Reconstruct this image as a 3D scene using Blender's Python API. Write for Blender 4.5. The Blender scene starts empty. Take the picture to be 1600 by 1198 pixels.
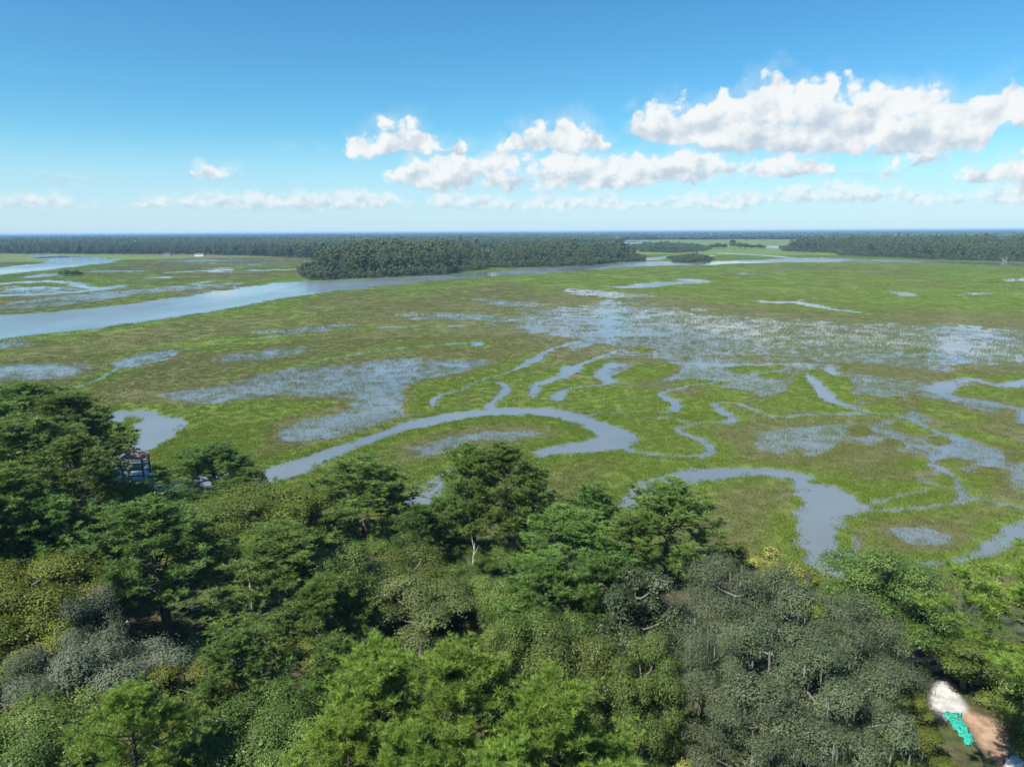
import bpy, math, random
import numpy as np
from mathutils import Vector, Matrix

# ------------------------------------------------------------------ camera, sky, sun, exposure
SC = bpy.context.scene
COL = SC.collection
W0, H0, F = 1600.0, 1198.0, 1110.0          # photograph's frame and focal length in its pixels
CAM_H = 48.0
PITCH = math.radians(12.08)
ROLL = -0.0050
cam_d = bpy.data.cameras.new('camera')
cam = bpy.data.objects.new('camera', cam_d)
COL.objects.link(cam)
SC.camera = cam
RC = (Matrix.Rotation(math.pi / 2 - PITCH, 3, 'X') @ Matrix.Rotation(ROLL, 3, 'Z'))
cam.matrix_world = Matrix.Translation((0, 0, CAM_H)) @ RC.to_4x4()
cam_d.sensor_fit = 'HORIZONTAL'
cam_d.sensor_width = 36.0
cam_d.lens = F / W0 * 36.0
cam_d.clip_start = 0.5
cam_d.clip_end = 90000.0
RCn = np.array(RC)

def ray(px, py):
    v = np.array([(px - W0 / 2) / F, -(py - H0 / 2) / F, -1.0])
    d = RCn @ v
    return d / np.linalg.norm(d)

def at(px, py, z=0.0):
    """where the line of sight through a pixel of the photograph meets height z"""
    d = ray(px, py)
    t = (z - CAM_H) / min(d[2], -1e-4)
    return np.array([d[0] * t, d[1] * t])

def azel(px, py):
    d = ray(px, py)
    return math.degrees(math.atan2(d[0], d[1])), math.degrees(math.asin(d[2]))

SUN_AZ, SUN_EL = math.radians(-130.0), math.radians(51.0)     # azimuth from +Y, clockwise; from the left
sun_dir = Vector((math.sin(SUN_AZ) * math.cos(SUN_EL), math.cos(SUN_AZ) * math.cos(SUN_EL), math.sin(SUN_EL)))
sun_d = bpy.data.lights.new('sun', 'SUN')
sun_d.energy = 5.0
sun_d.angle = math.radians(0.53)
sun_d.color = (1.0, 0.95, 0.87)
sun = bpy.data.objects.new('sun', sun_d)
COL.objects.link(sun)
sun.rotation_euler = sun_dir.to_track_quat('Z', 'Y').to_euler()
sun.location = sun_dir * 200

SC.view_settings.view_transform = 'Standard'
SC.view_settings.look = 'None'
SC.view_settings.exposure = 0.98
SC.view_settings.gamma = 1.0
SC.view_settings.use_curve_mapping = False
SC.cycles.max_bounces = 6
SC.cycles.diffuse_bounces = 3
SC.cycles.glossy_bounces = 2
SC.cycles.transmission_bounces = 3
SC.cycles.transparent_max_bounces = 4
SC.cycles.volume_bounces = 0
SC.cycles.use_denoising = True
SC.cycles.use_adaptive_sampling = True
SC.cycles.adaptive_threshold = 0.015
SC.cycles.caustics_reflective = False
SC.cycles.caustics_refractive = False

class NT:
    """small helper to write node trees as expressions"""
    def __init__(self, tree):
        self.t = tree
        self.n = tree.nodes
        self.l = tree.links
    def new(self, typ, **kw):
        nd = self.n.new(typ)
        for k, v in kw.items():
            setattr(nd, k, v)
        return nd
    def put(self, sock, v):
        if isinstance(v, bpy.types.NodeSocket):
            self.l.new(v, sock)
        elif v is not None:
            sock.default_value = v
    def m(self, op, a, b=None, c=None, clamp=False):
        nd = self.new('ShaderNodeMath', operation=op, use_clamp=clamp)
        for i, v in enumerate((a, b, c)):
            if v is not None:
                self.put(nd.inputs[i], v)
        return nd.outputs[0]
    def sstep(self, x, lo, hi, a=0.0, b=1.0):
        nd = self.new('ShaderNodeMapRange', interpolation_type='SMOOTHSTEP')
        for i, v in enumerate((x, lo, hi, a, b)):
            self.put(nd.inputs[i], v)
        return nd.outputs[0]
    def lin(self, x, lo, hi, a=0.0, b=1.0):
        nd = self.new('ShaderNodeMapRange')
        for i, v in enumerate((x, lo, hi, a, b)):
            self.put(nd.inputs[i], v)
        return nd.outputs[0]
    def mix(self, f, a, b):
        nd = self.new('ShaderNodeMix', data_type='RGBA')
        self.put(nd.inputs[0], f)
        self.put(nd.inputs[6], a)
        self.put(nd.inputs[7], b)
        return nd.outputs[2]
    def noise(self, vec, scale, detail=4, rough=0.55, dist=0.0, dim='3D', out=0):
        nd = self.new('ShaderNodeTexNoise', noise_dimensions=dim)
        if vec is not None:
            self.l.new(vec, nd.inputs['Vector'])
        nd.inputs['Scale'].default_value = scale
        nd.inputs['Detail'].default_value = detail
        nd.inputs['Roughness'].default_value = rough
        nd.inputs['Distortion'].default_value = dist
        return nd.outputs[out]
    def attr(self, name, typ='GEOMETRY', out='Fac'):
        nd = self.new('ShaderNodeAttribute', attribute_name=name, attribute_type=typ)
        return nd.outputs[out]
    def xyz(self, x, y, z):
        nd = self.new('ShaderNodeCombineXYZ')
        for i, v in enumerate((x, y, z)):
            self.put(nd.inputs[i], v)
        return nd.outputs[0]

def rgba(c):
    return (c[0], c[1], c[2], 1.0)

# --- sky: Nishita with rows of cumulus, the cloud rows repeat all round the horizon
def cloud_curve(nt, u, pts, floor):
    """pts: (u, value); a float curve over azimuth"""
    nd = nt.new('ShaderNodeFloatCurve')
    cv = nd.mapping.curves[0]
    pts = sorted(pts)
    cv.points[0].location = (0.0, pts[0][1])
    cv.points[1].location = (1.0, pts[-1][1])
    for p in pts:
        if 0.001 < p[0] < 0.999:
            q = cv.points.new(p[0], p[1])
            q.handle_type = 'VECTOR'
    nd.mapping.update()
    nt.put(nd.inputs['Value'], u)
    return nd.outputs[0]

ELN = 22.0     # elevations are stored as el / ELN
# (x, y of cloud top, y of cloud base) in the photograph; top below base means clear sky
LAYERS = [
  # big near row
  dict(pts=[(-160,262,232),(300,262,232),(525,250,238),(540,226,246),(560,214,246),(580,204,246),(600,190,244),(622,184,240),(650,192,240),(680,212,242),(697,238,238),(704,232,236),(712,219,238),(728,219,238),(741,234,236),(752,246,236),(785,246,238),(796,204,240),(818,192,236),(850,188,238),(884,177,240),(925,190,236),(948,212,234),(962,236,230),(972,210,204),(990,176,212),(1020,160,224),(1060,156,230),(1100,160,232),(1122,142,236),(1150,146,240),(1165,124,240),(1205,114,240),(1250,126,242),(1292,116,242),(1335,136,242),(1385,128,238),(1430,136,234),(1480,136,240),(1535,150,240),(1555,142,220),(1580,128,196),(1640,122,206),(1700,150,210),(1760,220,214)],
       st=1.5, sb=0.55, scale=0.55, amp=1.15, edge=0.46, veil=0.0, wisp=0.26, brk=0.6),
  # middle row
  dict(pts=[(-160,300,276),(285,300,276),(298,264,272),(320,258,275),(345,262,278),(378,268,276),(392,300,276),(590,300,276),(602,258,284),(630,246,290),(680,244,294),(760,238,296),(820,232,298),(880,238,300),(960,240,296),(1040,240,288),(1090,234,284),(1150,248,278),(1195,246,276),(1230,238,276),(1290,250,274),(1308,280,270),(1360,280,270),(1372,264,280),(1392,260,282),(1412,272,280),(1420,252,262),(1440,232,258),(1480,232,256),(1492,262,282),(1530,250,290),(1560,254,290),(1575,244,284),(1620,240,296),(1700,262,286),(1760,300,276)],
       st=1.0, sb=0.5, scale=0.7, amp=1.3, edge=0.60, veil=0.05, wisp=0.40, brk=2.4),
  # low rows towards the horizon
  dict(pts=[(-160,302,326),(0,300,326),(40,304,328),(90,304,326),(130,318,326),(190,318,328),(250,304,326),(290,304,328),(340,300,326),(400,298,326),(440,306,326),(480,298,326),(540,298,328),(600,300,324),(645,310,322),(660,316,322),(690,300,326),(740,304,324),(800,312,326),(850,306,330),(950,304,328),(1000,312,326),(1060,306,330),(1130,300,328),(1200,298,320),(1250,286,316),(1320,282,312),(1400,294,318),(1470,300,322),(1560,290,318),(1640,290,320),(1760,300,326)],
       st=0.5, sb=0.42, scale=1.2, amp=1.2, edge=1.0, veil=0.36, wisp=0.45, brk=2.2),
]

def make_world():
    w = bpy.data.worlds.new('World')
    SC.world = w
    w.use_nodes = True
    nt = NT(w.node_tree)
    nt.n.clear()
    sky = nt.new('ShaderNodeTexSky', sky_type='NISHITA')
    sky.sun_disc = False
    sky.sun_elevation = SUN_EL
    sky.sun_rotation = SUN_AZ
    sky.altitude = 50
    sky.air_density = 1.0
    sky.dust_density = 0.25
    sky.ozone_density = 1.6
    tc = nt.new('ShaderNodeTexCoord')
    sep = nt.new('ShaderNodeSeparateXYZ')
    nt.l.new(tc.outputs['Generated'], sep.inputs[0])
    X, Y, Z = sep.outputs
    D = 180 / math.pi
    az = nt.m('MULTIPLY', nt.m('ARCTAN2', X, Y), D)
    el = nt.m('MULTIPLY', nt.m('ARCSINE', Z), D)
    # period of 100 degrees, so the same sky goes on outside the frame
    azw = nt.m('SUBTRACT', nt.m('WRAP', az, 50.0, -50.0), 0.0)
    p0 = nt.xyz(azw, nt.m('MULTIPLY', el, 1.15), 3.7)
    warp = nt.new('ShaderNodeTexNoise', noise_dimensions='2D')
    nt.l.new(p0, warp.inputs['Vector'])
    warp.inputs['Scale'].default_value = 0.9
    warp.inputs['Detail'].default_value = 3.0
    wsep = nt.new('ShaderNodeSeparateXYZ')
    nt.l.new(warp.outputs['Color'], wsep.inputs[0])
    wx = nt.m('SUBTRACT', wsep.outputs[0], 0.5)
    wy = nt.m('SUBTRACT', wsep.outputs[1], 0.5)

    def puff(vec, sc):
        a = nt.noise(vec, sc, detail=6, rough=0.6, dim='2D')
        vo = nt.new('ShaderNodeTexVoronoi', feature='SMOOTH_F1', voronoi_dimensions='2D')
        nt.l.new(vec, vo.inputs['Vector'])
        vo.inputs['Scale'].default_value = sc * 1.25
        vo.inputs['Detail'].default_value = 1.0
        vo.inputs['Roughness'].default_value = 0.5
        vo.inputs['Smoothness'].default_value = 0.35
        b = nt.m('SUBTRACT', 0.62, vo.outputs['Distance'])
        return nt.m('ADD', nt.m('MULTIPLY', nt.m('SUBTRACT', a, 0.5), 1.5), nt.m('MULTIPLY', b, 0.75))

    hsv = nt.new('ShaderNodeHueSaturation')
    hsv.inputs['Saturation'].default_value = 1.25
    hsv.inputs['Hue'].default_value = 0.493
    nt.l.new(sky.outputs[0], hsv.inputs['Color'])
    tint = nt.new('ShaderNodeMix', data_type='RGBA', blend_type='MULTIPLY')
    tint.inputs[0].default_value = 1.0
    nt.l.new(hsv.outputs[0], tint.inputs[6])
    tint.inputs[7].default_value = (0.52, 0.86, 0.98, 1)      # white balance of the photograph's sky
    col = tint.outputs[2]
    # whitening of the air low over the horizon
    hz = nt.sstep(el, 8.0, 0.0, 0.0, 0.7)
    col = nt.mix(hz, col, rgba((4.1, 5.3, 6.9)))
    for L in reversed(LAYERS):
        tops, bases = [], []
        for (x, yt, yb) in L['pts']:
            a, e = azel(x, yt); _, eb = azel(x, yb)
            u = (a + 50) / 100
            tops.append((u, max(e, 0) / ELN)); bases.append((u, max(eb, 0) / ELN))
        azd = nt.m('ADD', azw, nt.m('MULTIPLY', wx, 1.6 / (L['scale'] + 0.6)))
        eld = nt.m('ADD', el, nt.m('MULTIPLY', wy, 1.0 / (L['scale'] + 0.6)))
        u = nt.m('MULTIPLY', nt.m('ADD', azd, 50.0), 0.01)
        top = nt.m('MULTIPLY', cloud_curve(nt, u, tops, 0), ELN)
        bas = nt.m('MULTIPLY', cloud_curve(nt, u, bases, 0), ELN)
        rt = nt.m('DIVIDE', nt.m('SUBTRACT', top, eld), L['st'])
        rb = nt.m('DIVIDE', nt.m('SUBTRACT', eld, bas), L['sb'])
        body = nt.m('MINIMUM', nt.m('MINIMUM', rt, rb), 0.85)
        N0 = puff(p0, L['scale'])
        S0 = nt.noise(p0, L['scale'] * .8, detail=3, rough=0.55, dim='2D')
        off = nt.new('ShaderNodeVectorMath', operation='ADD')
        nt.l.new(p0, off.inputs[0])
        off.inputs[1].default_value = (-0.34 / L['scale'], 0.48 / L['scale'], 0.0)
        S1 = nt.noise(off.outputs[0], L['scale'] * .8, detail=3, rough=0.55, dim='2D')
        SL = nt.m('MULTIPLY', nt.m('SUBTRACT', nt.noise(p0, 0.30, detail=2, rough=0.5, dim='2D'), 0.5), L['brk'])
        body = nt.m('ADD', body, SL)
        dens = nt.m('ADD', body, nt.m('MULTIPLY', N0, L['amp']))
        soft = nt.m('ADD', body, nt.m('MULTIPLY', nt.m('SUBTRACT', S0, 0.5), 2.4))
        wisp = nt.m('MULTIPLY', nt.sstep(soft, -0.9, 0.9), L['wisp'])
        core = nt.sstep(dens, -0.05, L['edge'])
        alpha = nt.m('SUBTRACT', 1.0, nt.m('MULTIPLY', nt.m('SUBTRACT', 1.0, wisp), nt.m('SUBTRACT', 1.0, nt.m('MULTIPLY', core, 0.97))))
        alpha = nt.m('MULTIPLY', alpha, 1.0 - L['veil'])
        # light from the upper left; thick bases are grey
        tf = nt.m('DIVIDE', nt.m('SUBTRACT', eld, bas), nt.m('MAXIMUM', nt.m('SUBTRACT', top, bas), 0.3))
        lit = nt.m('ADD', nt.m('MULTIPLY', nt.m('SUBTRACT', S0, S1), 1.9), nt.m('MULTIPLY', nt.m('SUBTRACT', tf, 0.42), 0.95))
        lit = nt.m('ADD', nt.m('ADD', lit, nt.m('MULTIPLY', N0, 0.16)), 0.42)
        lit = nt.sstep(lit, -0.30, 0.80)
        ccol = nt.mix(lit, rgba((3.6, 4.3, 5.0)), rgba((6.2, 6.35, 6.4)))
        col = nt.mix(alpha, col, ccol)
    bg = nt.new('ShaderNodeBackground')
    nt.l.new(col, bg.inputs['Color'])
    bg.inputs['Strength'].default_value = 0.076
    out = nt.new('ShaderNodeOutputWorld')
    nt.l.new(bg.outputs[0], out.inputs['Surface'])
    w.cycles.sampling_method = 'MANUAL'
    w.cycles.sample_map_resolution = 512

make_world()

# ------------------------------------------------------------------ helpers
rng = np.random.default_rng(11)
random.seed(5)

def tag(o, label=None, cat=None, group=None, kind=None):
    if label: o['label'] = label
    if cat: o['category'] = cat
    if group: o['group'] = group
    if kind: o['kind'] = kind
    return o

def mesh_np(name, V, Fc, mat=None, smooth=False, attrs=None):
    """mesh from numpy arrays; Fc is an (n,3) or (n,4) array or a list of such arrays"""
    me = bpy.data.meshes.new(name)
    V = np.asarray(V, np.float32)
    if not isinstance(Fc, list): Fc = [Fc]
    Fc = [np.asarray(f, np.int32) for f in Fc if len(f)]
    me.vertices.add(len(V))
    me.vertices.foreach_set('co', V.ravel())
    nl = sum(f.size for f in Fc); npoly = sum(len(f) for f in Fc)
    if nl:
        me.loops.add(nl)
        me.loops.foreach_set('vertex_index', np.concatenate([f.ravel() for f in Fc]))
        me.polygons.add(npoly)
        sizes = np.concatenate([np.full(len(f), f.shape[1], np.int32) for f in Fc])
        me.polygons.foreach_set('loop_start', np.concatenate([[0], np.cumsum(sizes)[:-1]]).astype(np.int32))
        me.polygons.foreach_set('use_smooth', np.full(npoly, smooth))
    for k, a in (attrs or {}).items():
        a = np.asarray(a, np.float32)
        if a.ndim == 1:
            at_ = me.attributes.new(k, 'FLOAT', 'POINT'); at_.data.foreach_set('value', a)
        else:
            at_ = me.attributes.new(k, 'FLOAT_VECTOR', 'POINT'); at_.data.foreach_set('vector', a.ravel())
    me.update(calc_edges=True)
    if mat: me.materials.append(mat)
    return me

def obj(name, me, parent=None, loc=(0, 0, 0), rz=0.0):
    o = bpy.data.objects.new(name, me)
    COL.objects.link(o)
    o.location = loc
    o.rotation_euler = (0, 0, rz)
    if parent: o.parent = parent
    return o

def empty(name, loc=(0, 0, 0), rz=0.0):
    o = bpy.data.objects.new(name, None)
    COL.objects.link(o)
    o.location = loc
    o.rotation_euler = (0, 0, rz)
    o.empty_display_size = 0.5
    return o

class MB:
    """collects boxes and tubes into one mesh"""
    def __init__(self):
        self.v, self.q, self.n = [], [], 0
    def add(self, V, Q):
        self.v.append(np.asarray(V, float)); self.q.append(np.asarray(Q, int) + self.n); self.n += len(V)
    def box(self, c, s, rz=0.0, M=None):
        x, y, z = np.array(s) / 2.0
        V = np.array([[-x,-y,-z],[x,-y,-z],[x,y,-z],[-x,y,-z],[-x,-y,z],[x,-y,z],[x,y,z],[-x,y,z]])
        if M is not None: V = V @ np.array(M).T
        if rz:
            cs, sn = math.cos(rz), math.sin(rz)
            V = V @ np.array([[cs, sn, 0], [-sn, cs, 0], [0, 0, 1]])
        self.add(V + np.array(c, float), [[0,3,2,1],[4,5,6,7],[0,1,5,4],[1,2,6,5],[2,3,7,6],[3,0,4,7]])
        return self
    def bar(self, a, b, w, h):
        a, b = np.array(a, float), np.array(b, float)
        d = b - a; L = np.linalg.norm(d)
        q = Vector(d).to_track_quat('X', 'Z').to_matrix()
        self.box((a + b) / 2, (L, w, h), M=np.array(q))
        return self
    def tube(self, P, R, n=6, cap=True):
        P = np.asarray(P, float); R = np.broadcast_to(np.asarray(R, float), (len(P),))
        T = np.gradient(P, axis=0); T /= np.linalg.norm(T, axis=1)[:, None] + 1e-9
        up = np.array([0.31, 0.95, 0.05])
        A = np.cross(T, up); A /= np.linalg.norm(A, axis=1)[:, None] + 1e-9
        B = np.cross(T, A)
        th = np.arange(n) / n * 2 * math.pi
        V = P[:, None] + R[:, None, None] * (np.cos(th)[None, :, None] * A[:, None] + np.sin(th)[None, :, None] * B[:, None])
        k = len(P)
        i = np.arange(k - 1)[:, None] * n; j = np.arange(n)[None]
        Q = np.stack([i + j, i + (j + 1) % n, i + n + (j + 1) % n, i + n + j], -1).reshape(-1, 4)
        V = V.reshape(-1, 3)
        if cap and n == 4:
            Q = np.vstack([Q, [[3, 2, 1, 0]], [np.arange(4) + (k - 1) * n]])
        self.add(V, Q)
        return self
    def mesh(self, name, mat, smooth=False, attrs=None):
        return mesh_np(name, np.vstack(self.v), np.vstack(self.q), mat, smooth, attrs)

# --- numpy noise
def _hash(ix, iy, seed):
    h = (ix.astype(np.int64) * 374761393 + iy.astype(np.int64) * 668265263 + seed * 144269) & 0x7fffffff
    h = ((h ^ (h >> 13)) * 1274126177) & 0x7fffffff
    return ((h ^ (h >> 16)) & 0xffff) / 65535.0

def vnoise(x, y, seed=0):
    ix, iy = np.floor(x), np.floor(y)
    fx, fy = x - ix, y - iy
    fx = fx * fx * (3 - 2 * fx); fy = fy * fy * (3 - 2 * fy)
    a = _hash(ix, iy, seed); b = _hash(ix + 1, iy, seed)
    c = _hash(ix, iy + 1, seed); d = _hash(ix + 1, iy + 1, seed)
    return (a * (1 - fx) + b * fx) * (1 - fy) + (c * (1 - fx) + d * fx) * fy

def fbm(x, y, scale, oct=3, seed=0):
    r = 0; a = 1.0; s = 0
    for i in range(oct):
        r = r + a * vnoise(x / scale + 17.3 * i, y / scale - 9.1 * i, seed + i); s += a
        a *= 0.5; scale /= 2.1
    return r / s

def smooth(x, lo, hi):
    t = np.clip((x - lo) / (hi - lo), 0, 1)
    return t * t * (3 - 2 * t)

# --- signed distances to traced outlines, all in metres on the ground
def poly_w(pts, z=0.0):
    return np.array([at(x, y, z) for x, y in pts])

def sd_poly(X, Y, P, margin):
    out = np.full(X.shape, 1e9)
    lo, hi = P.min(0) - margin, P.max(0) + margin
    m = (X > lo[0]) & (X < hi[0]) & (Y > lo[1]) & (Y < hi[1])
    if not m.any(): return out
    x, y = X[m], Y[m]
    d2 = np.full(x.shape, 1e18); inside = np.zeros(x.shape, bool)
    n = len(P)
    for i in range(n):
        ax, ay = P[i]; bx, by = P[(i + 1) % n]
        ex, ey = bx - ax, by - ay
        t = np.clip(((x - ax) * ex + (y - ay) * ey) / (ex * ex + ey * ey + 1e-9), 0, 1)
        d2 = np.minimum(d2, (x - ax - t * ex) ** 2 + (y - ay - t * ey) ** 2)
        c = (ay > y) != (by > y)
        with np.errstate(divide='ignore', invalid='ignore'):
            inside ^= c & (x < ex * (y - ay) / (ey if abs(ey) > 1e-9 else 1e-9) + ax)
    d = np.sqrt(d2)
    out[m] = np.where(inside, -d, d)
    return out

def spline(P, k=5):
    """Catmull-Rom through the points"""
    P = np.asarray(P, float)
    Q = np.vstack([2 * P[0] - P[1], P, 2 * P[-1] - P[-2]])
    out = []
    for i in range(1, len(Q) - 2):
        for t in np.linspace(0, 1, k, endpoint=False):
            a, b, c, d = Q[i - 1], Q[i], Q[i + 1], Q[i + 2]
            out.append(0.5 * (2 * b + (c - a) * t + (2 * a - 5 * b + 4 * c - d) * t * t + (3 * b - a - 3 * c + d) * t ** 3))
    out.append(P[-1])
    return np.array(out)

def sd_line(X, Y, P, Wd, margin):
    """distance to a line of varying half width"""
    out = np.full(X.shape, 1e9)
    lo, hi = P.min(0) - margin, P.max(0) + margin
    m = (X > lo[0]) & (X < hi[0]) & (Y > lo[1]) & (Y < hi[1])
    if not m.any(): return out
    x, y = X[m], Y[m]
    d = np.full(x.shape, 1e9)
    for i in range(len(P) - 1):
        ax, ay = P[i]; ex, ey = P[i + 1] - P[i]
        t = np.clip(((x - ax) * ex + (y - ay) * ey) / (ex * ex + ey * ey + 1e-9), 0, 1)
        d = np.minimum(d, np.sqrt((x - ax - t * ex) ** 2 + (y - ay - t * ey) ** 2) - (Wd[i] * (1 - t) + Wd[i + 1] * t))
    out[m] = d
    return out

# ------------------------------------------------------------------ the tidal marsh: where water, wet flats and firm grass lie
OPEN = [   # open water: river, creeks, ponds
 [(-420,575),(-150,548),(0,531),(80,521),(160,512),(240,500),(320,489),(400,474),(450,466),(515,457),(560,452),(640,443),(700,437),(760,432),(850,427),(900,424),(1000,416),(1100,414),(1200,411),(1300,410),(1362,409),(1450,411),(1600,416),(1800,421),(1800,414),(1600,411),(1450,407),(1362,405.5),(1300,403.5),(1260,402.5),(1210,405),(1120,408),(1010,408.5),(900,414),(820,420),(760,425),(680,430),(600,435),(520,438),(470,440),(450,440),(430,441),(400,446),(360,452),(300,461),(230,471),(150,480),(80,487),(0,492),(-150,508),(-420,530)],
 [(-300,440),(-100,435),(0,430),(60,424),(120,417),(180,410),(195,406),(150,402),(90,399),(35,397.5),(60,402),(75,406),(60,411),(30,415),(0,418),(-100,421),(-300,424)],
 [(395,741),(430,728),(470,714),(520,697),(570,682),(620,666),(660,654),(700,645),(760,639),(800,637),(860,637),(900,645),(920,652),(960,664),(985,675),(995,688),(988,705),(930,708),(880,713),(838,720),(832,706),(870,697),(905,691),(925,683),(900,668),(870,655),(820,650),(760,653),(700,661),(640,676),(590,692),(540,712),(500,730),(470,745),(440,752),(400,770),(370,765)],
 [(165,650),(185,642),(225,641),(260,645),(290,653),(298,660),(285,672),(268,685),(250,697),(232,702),(228,712),(232,728),(238,745),(262,755),(300,742),(330,740),(400,738),(400,762),(330,765),(250,768),(225,752),(205,752),(165,752),(180,720),(196,700),(215,690),(222,676),(205,668),(172,662)],
 [(990,752),(1040,740),(1090,732),(1150,729),(1210,730),(1250,737),(1280,748),(1305,758),(1332,772),(1346,795),(1322,810),(1328,830),(1346,850),(1340,870),(1336,890),(1318,925),(1290,912),(1262,890),(1245,868),(1240,840),(1250,810),(1255,785),(1245,765),(1225,747),(1180,743),(1130,749),(1090,755),(1050,775),(1000,800),(960,800)],
 [(940,448),(985,445),(1010,441),(1055,440),(1060,435),(1110,436.5),(1108,442),(1060,444),(1020,450),(980,451.5)],
 [(960,890),(975,880),(1010,872),(1030,880),(1020,905),(985,910)],
 [(960,377.2),(1010,376.5),(1020,378.5),(965,380)], [(1200,385),(1222,385),(1222,388),(1195,388)],
 [(1000,404),(1050,399),(1060,404),(1010,407.5)], [(1105,398.5),(1130,400),(1105,403)],
 [(1560,436),(1620,433),(1620,441),(1575,440)], [(1588,640),(1640,635),(1640,668),(1600,664)],
]
CREEK = [  # thin creeks: (x, y, half width in photo pixels)
 [(985,706,5),(1040,713,3),(1080,714,4),(1105,709,5),(1112,700,4),(1100,690,4),(1075,682,4),(1060,675,4),(1065,668,3),(1095,662,1.6),(1142,660,4),(1143,652,4),(1130,643,3.5),(1118,635,3),(1125,630,2),(1160,633,1.2),(1190,646,1.5),(1215,652,1.5),(1270,648,1.5),(1330,647,3),(1358,645,3),(1340,638,2.5),(1308,630,4),(1294,618,5),(1283,606,4),(1272,592,3),(1262,584,1)],
 [(915,650,4),(960,645,1.4),(1040,645,2),(1058,638,4),(1055,630,4),(1040,621,3.5),(1035,615,2.5),(1062,607,1.4),(1112,598,1)],
 [(872,624,5),(876,613,4),(900,606,1.5),(942,602,2),(955,598,4),(948,592,4),(937,586,4),(942,578,3),(958,570,5)],
 [(764,638,4),(768,629,3),(785,615,4),(790,606,3),(783,598,3)],
 [(680,636,2),(677,629,2.5),(690,617,2),(722,610,2),(742,598,1.2),(800,580,2),(834,562,4)],
 [(832,620,3),(842,600,4),(868,593,3),(885,583,5),(895,575,6)],
 [(1255,800,2),(1322,806,2),(1345,800,2),(1400,797,2),(1450,792,2),(1495,787,4),(1507,777,5),(1505,768,3)],
 [(1508,775,2),(1550,783,1.5),(1620,800,1.5)],
 [(1420,885,2),(1470,880,4),(1510,874,6),(1545,860,8),(1575,840,9),(1605,823,9),(1660,800,9)],
 [(1640,590,4),(1600,597,4),(1570,603,5),(1540,598,3),(1515,592,4),(1498,598,3),(1470,607,7),(1482,618,4),(1512,625,3),(1545,630,5),(1600,642,3),(1650,650,3)],
 [(1465,611,2),(1400,600,1.2),(1330,589,1.5),(1306,587,3),(1300,575,3)],
 [(652,772,10),(664,790,12),(690,752,3),(650,765,5),(668,756,3),(700,738,2),(740,718,1)],
 [(1050,567,2),(1120,571,3),(1200,570,3),(1260,569,3),(1310,573,2)],
 [(1254,404.6,1.6),(1190,399,1.2),(1130,395.8,1.0)],
 [(1112,598,1),(1160,590,1.2),(1215,580,1),(1262,574,1.5)], [(834,562,3),(862,546,1.5),(900,534,2)], [(895,575,3),(930,560,1.5),(965,548,1.2)], [(1356,645,2.5),(1420,654,1.5),(1470,676,1.5),(1545,700,2)], [(1506,770,2.5),(1488,745,1.5),(1448,724,1.5)], [(1345,800,1.5),(1352,790,1.5),(1420,770,1.5),(1450,765,1.5)], [(1090,661,1.5),(1050,656,1.2),(1000,652,1)],
 [(330,631,1.5),(350,626,2),(395,612,1)],
 [(190,574,1),(160,590,1.5),(120,605,1),(60,612,1)],
 [(440,581,1),(520,560,1.2),(640,544,1.4),(740,536,2.0),(745,540,3)],
 [(200,560,0.8),(330,540,0.8),(470,520,0.8),(600,512,0.8),(760,508,0.8)],
 [(1190,471,2),(1215,473,2.5),(1245,472,2),(1280,479,3),(1350,490,1.5)], [(1395,457,1.5),(1412,460,2.5),(1420,463,1)], [(1230,474,1),(1262,468,1),(1300,470,.8)], [(1500,461,1),(1540,458,1.5)],
 [(-80,446,2),(0,443,3),(60,440,4),(105,441,2),(150,452,1)], [(-80,468,2),(0,462,3),(80,459,2.5),(150,453,2.5),(190,447,2)], [(50,434,2),(80,428,3)], [(150,424,2),(215,424,2)],
 [(265,426,2),(300,424,3),(350,422,2.5)], [(300,444,1),(330,440,1.2)], [(400,423,2),(465,421,3)], [(255,408,1),(330,406,1.2)], [(200,434,1),(260,434,1.5)],
]
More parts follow.
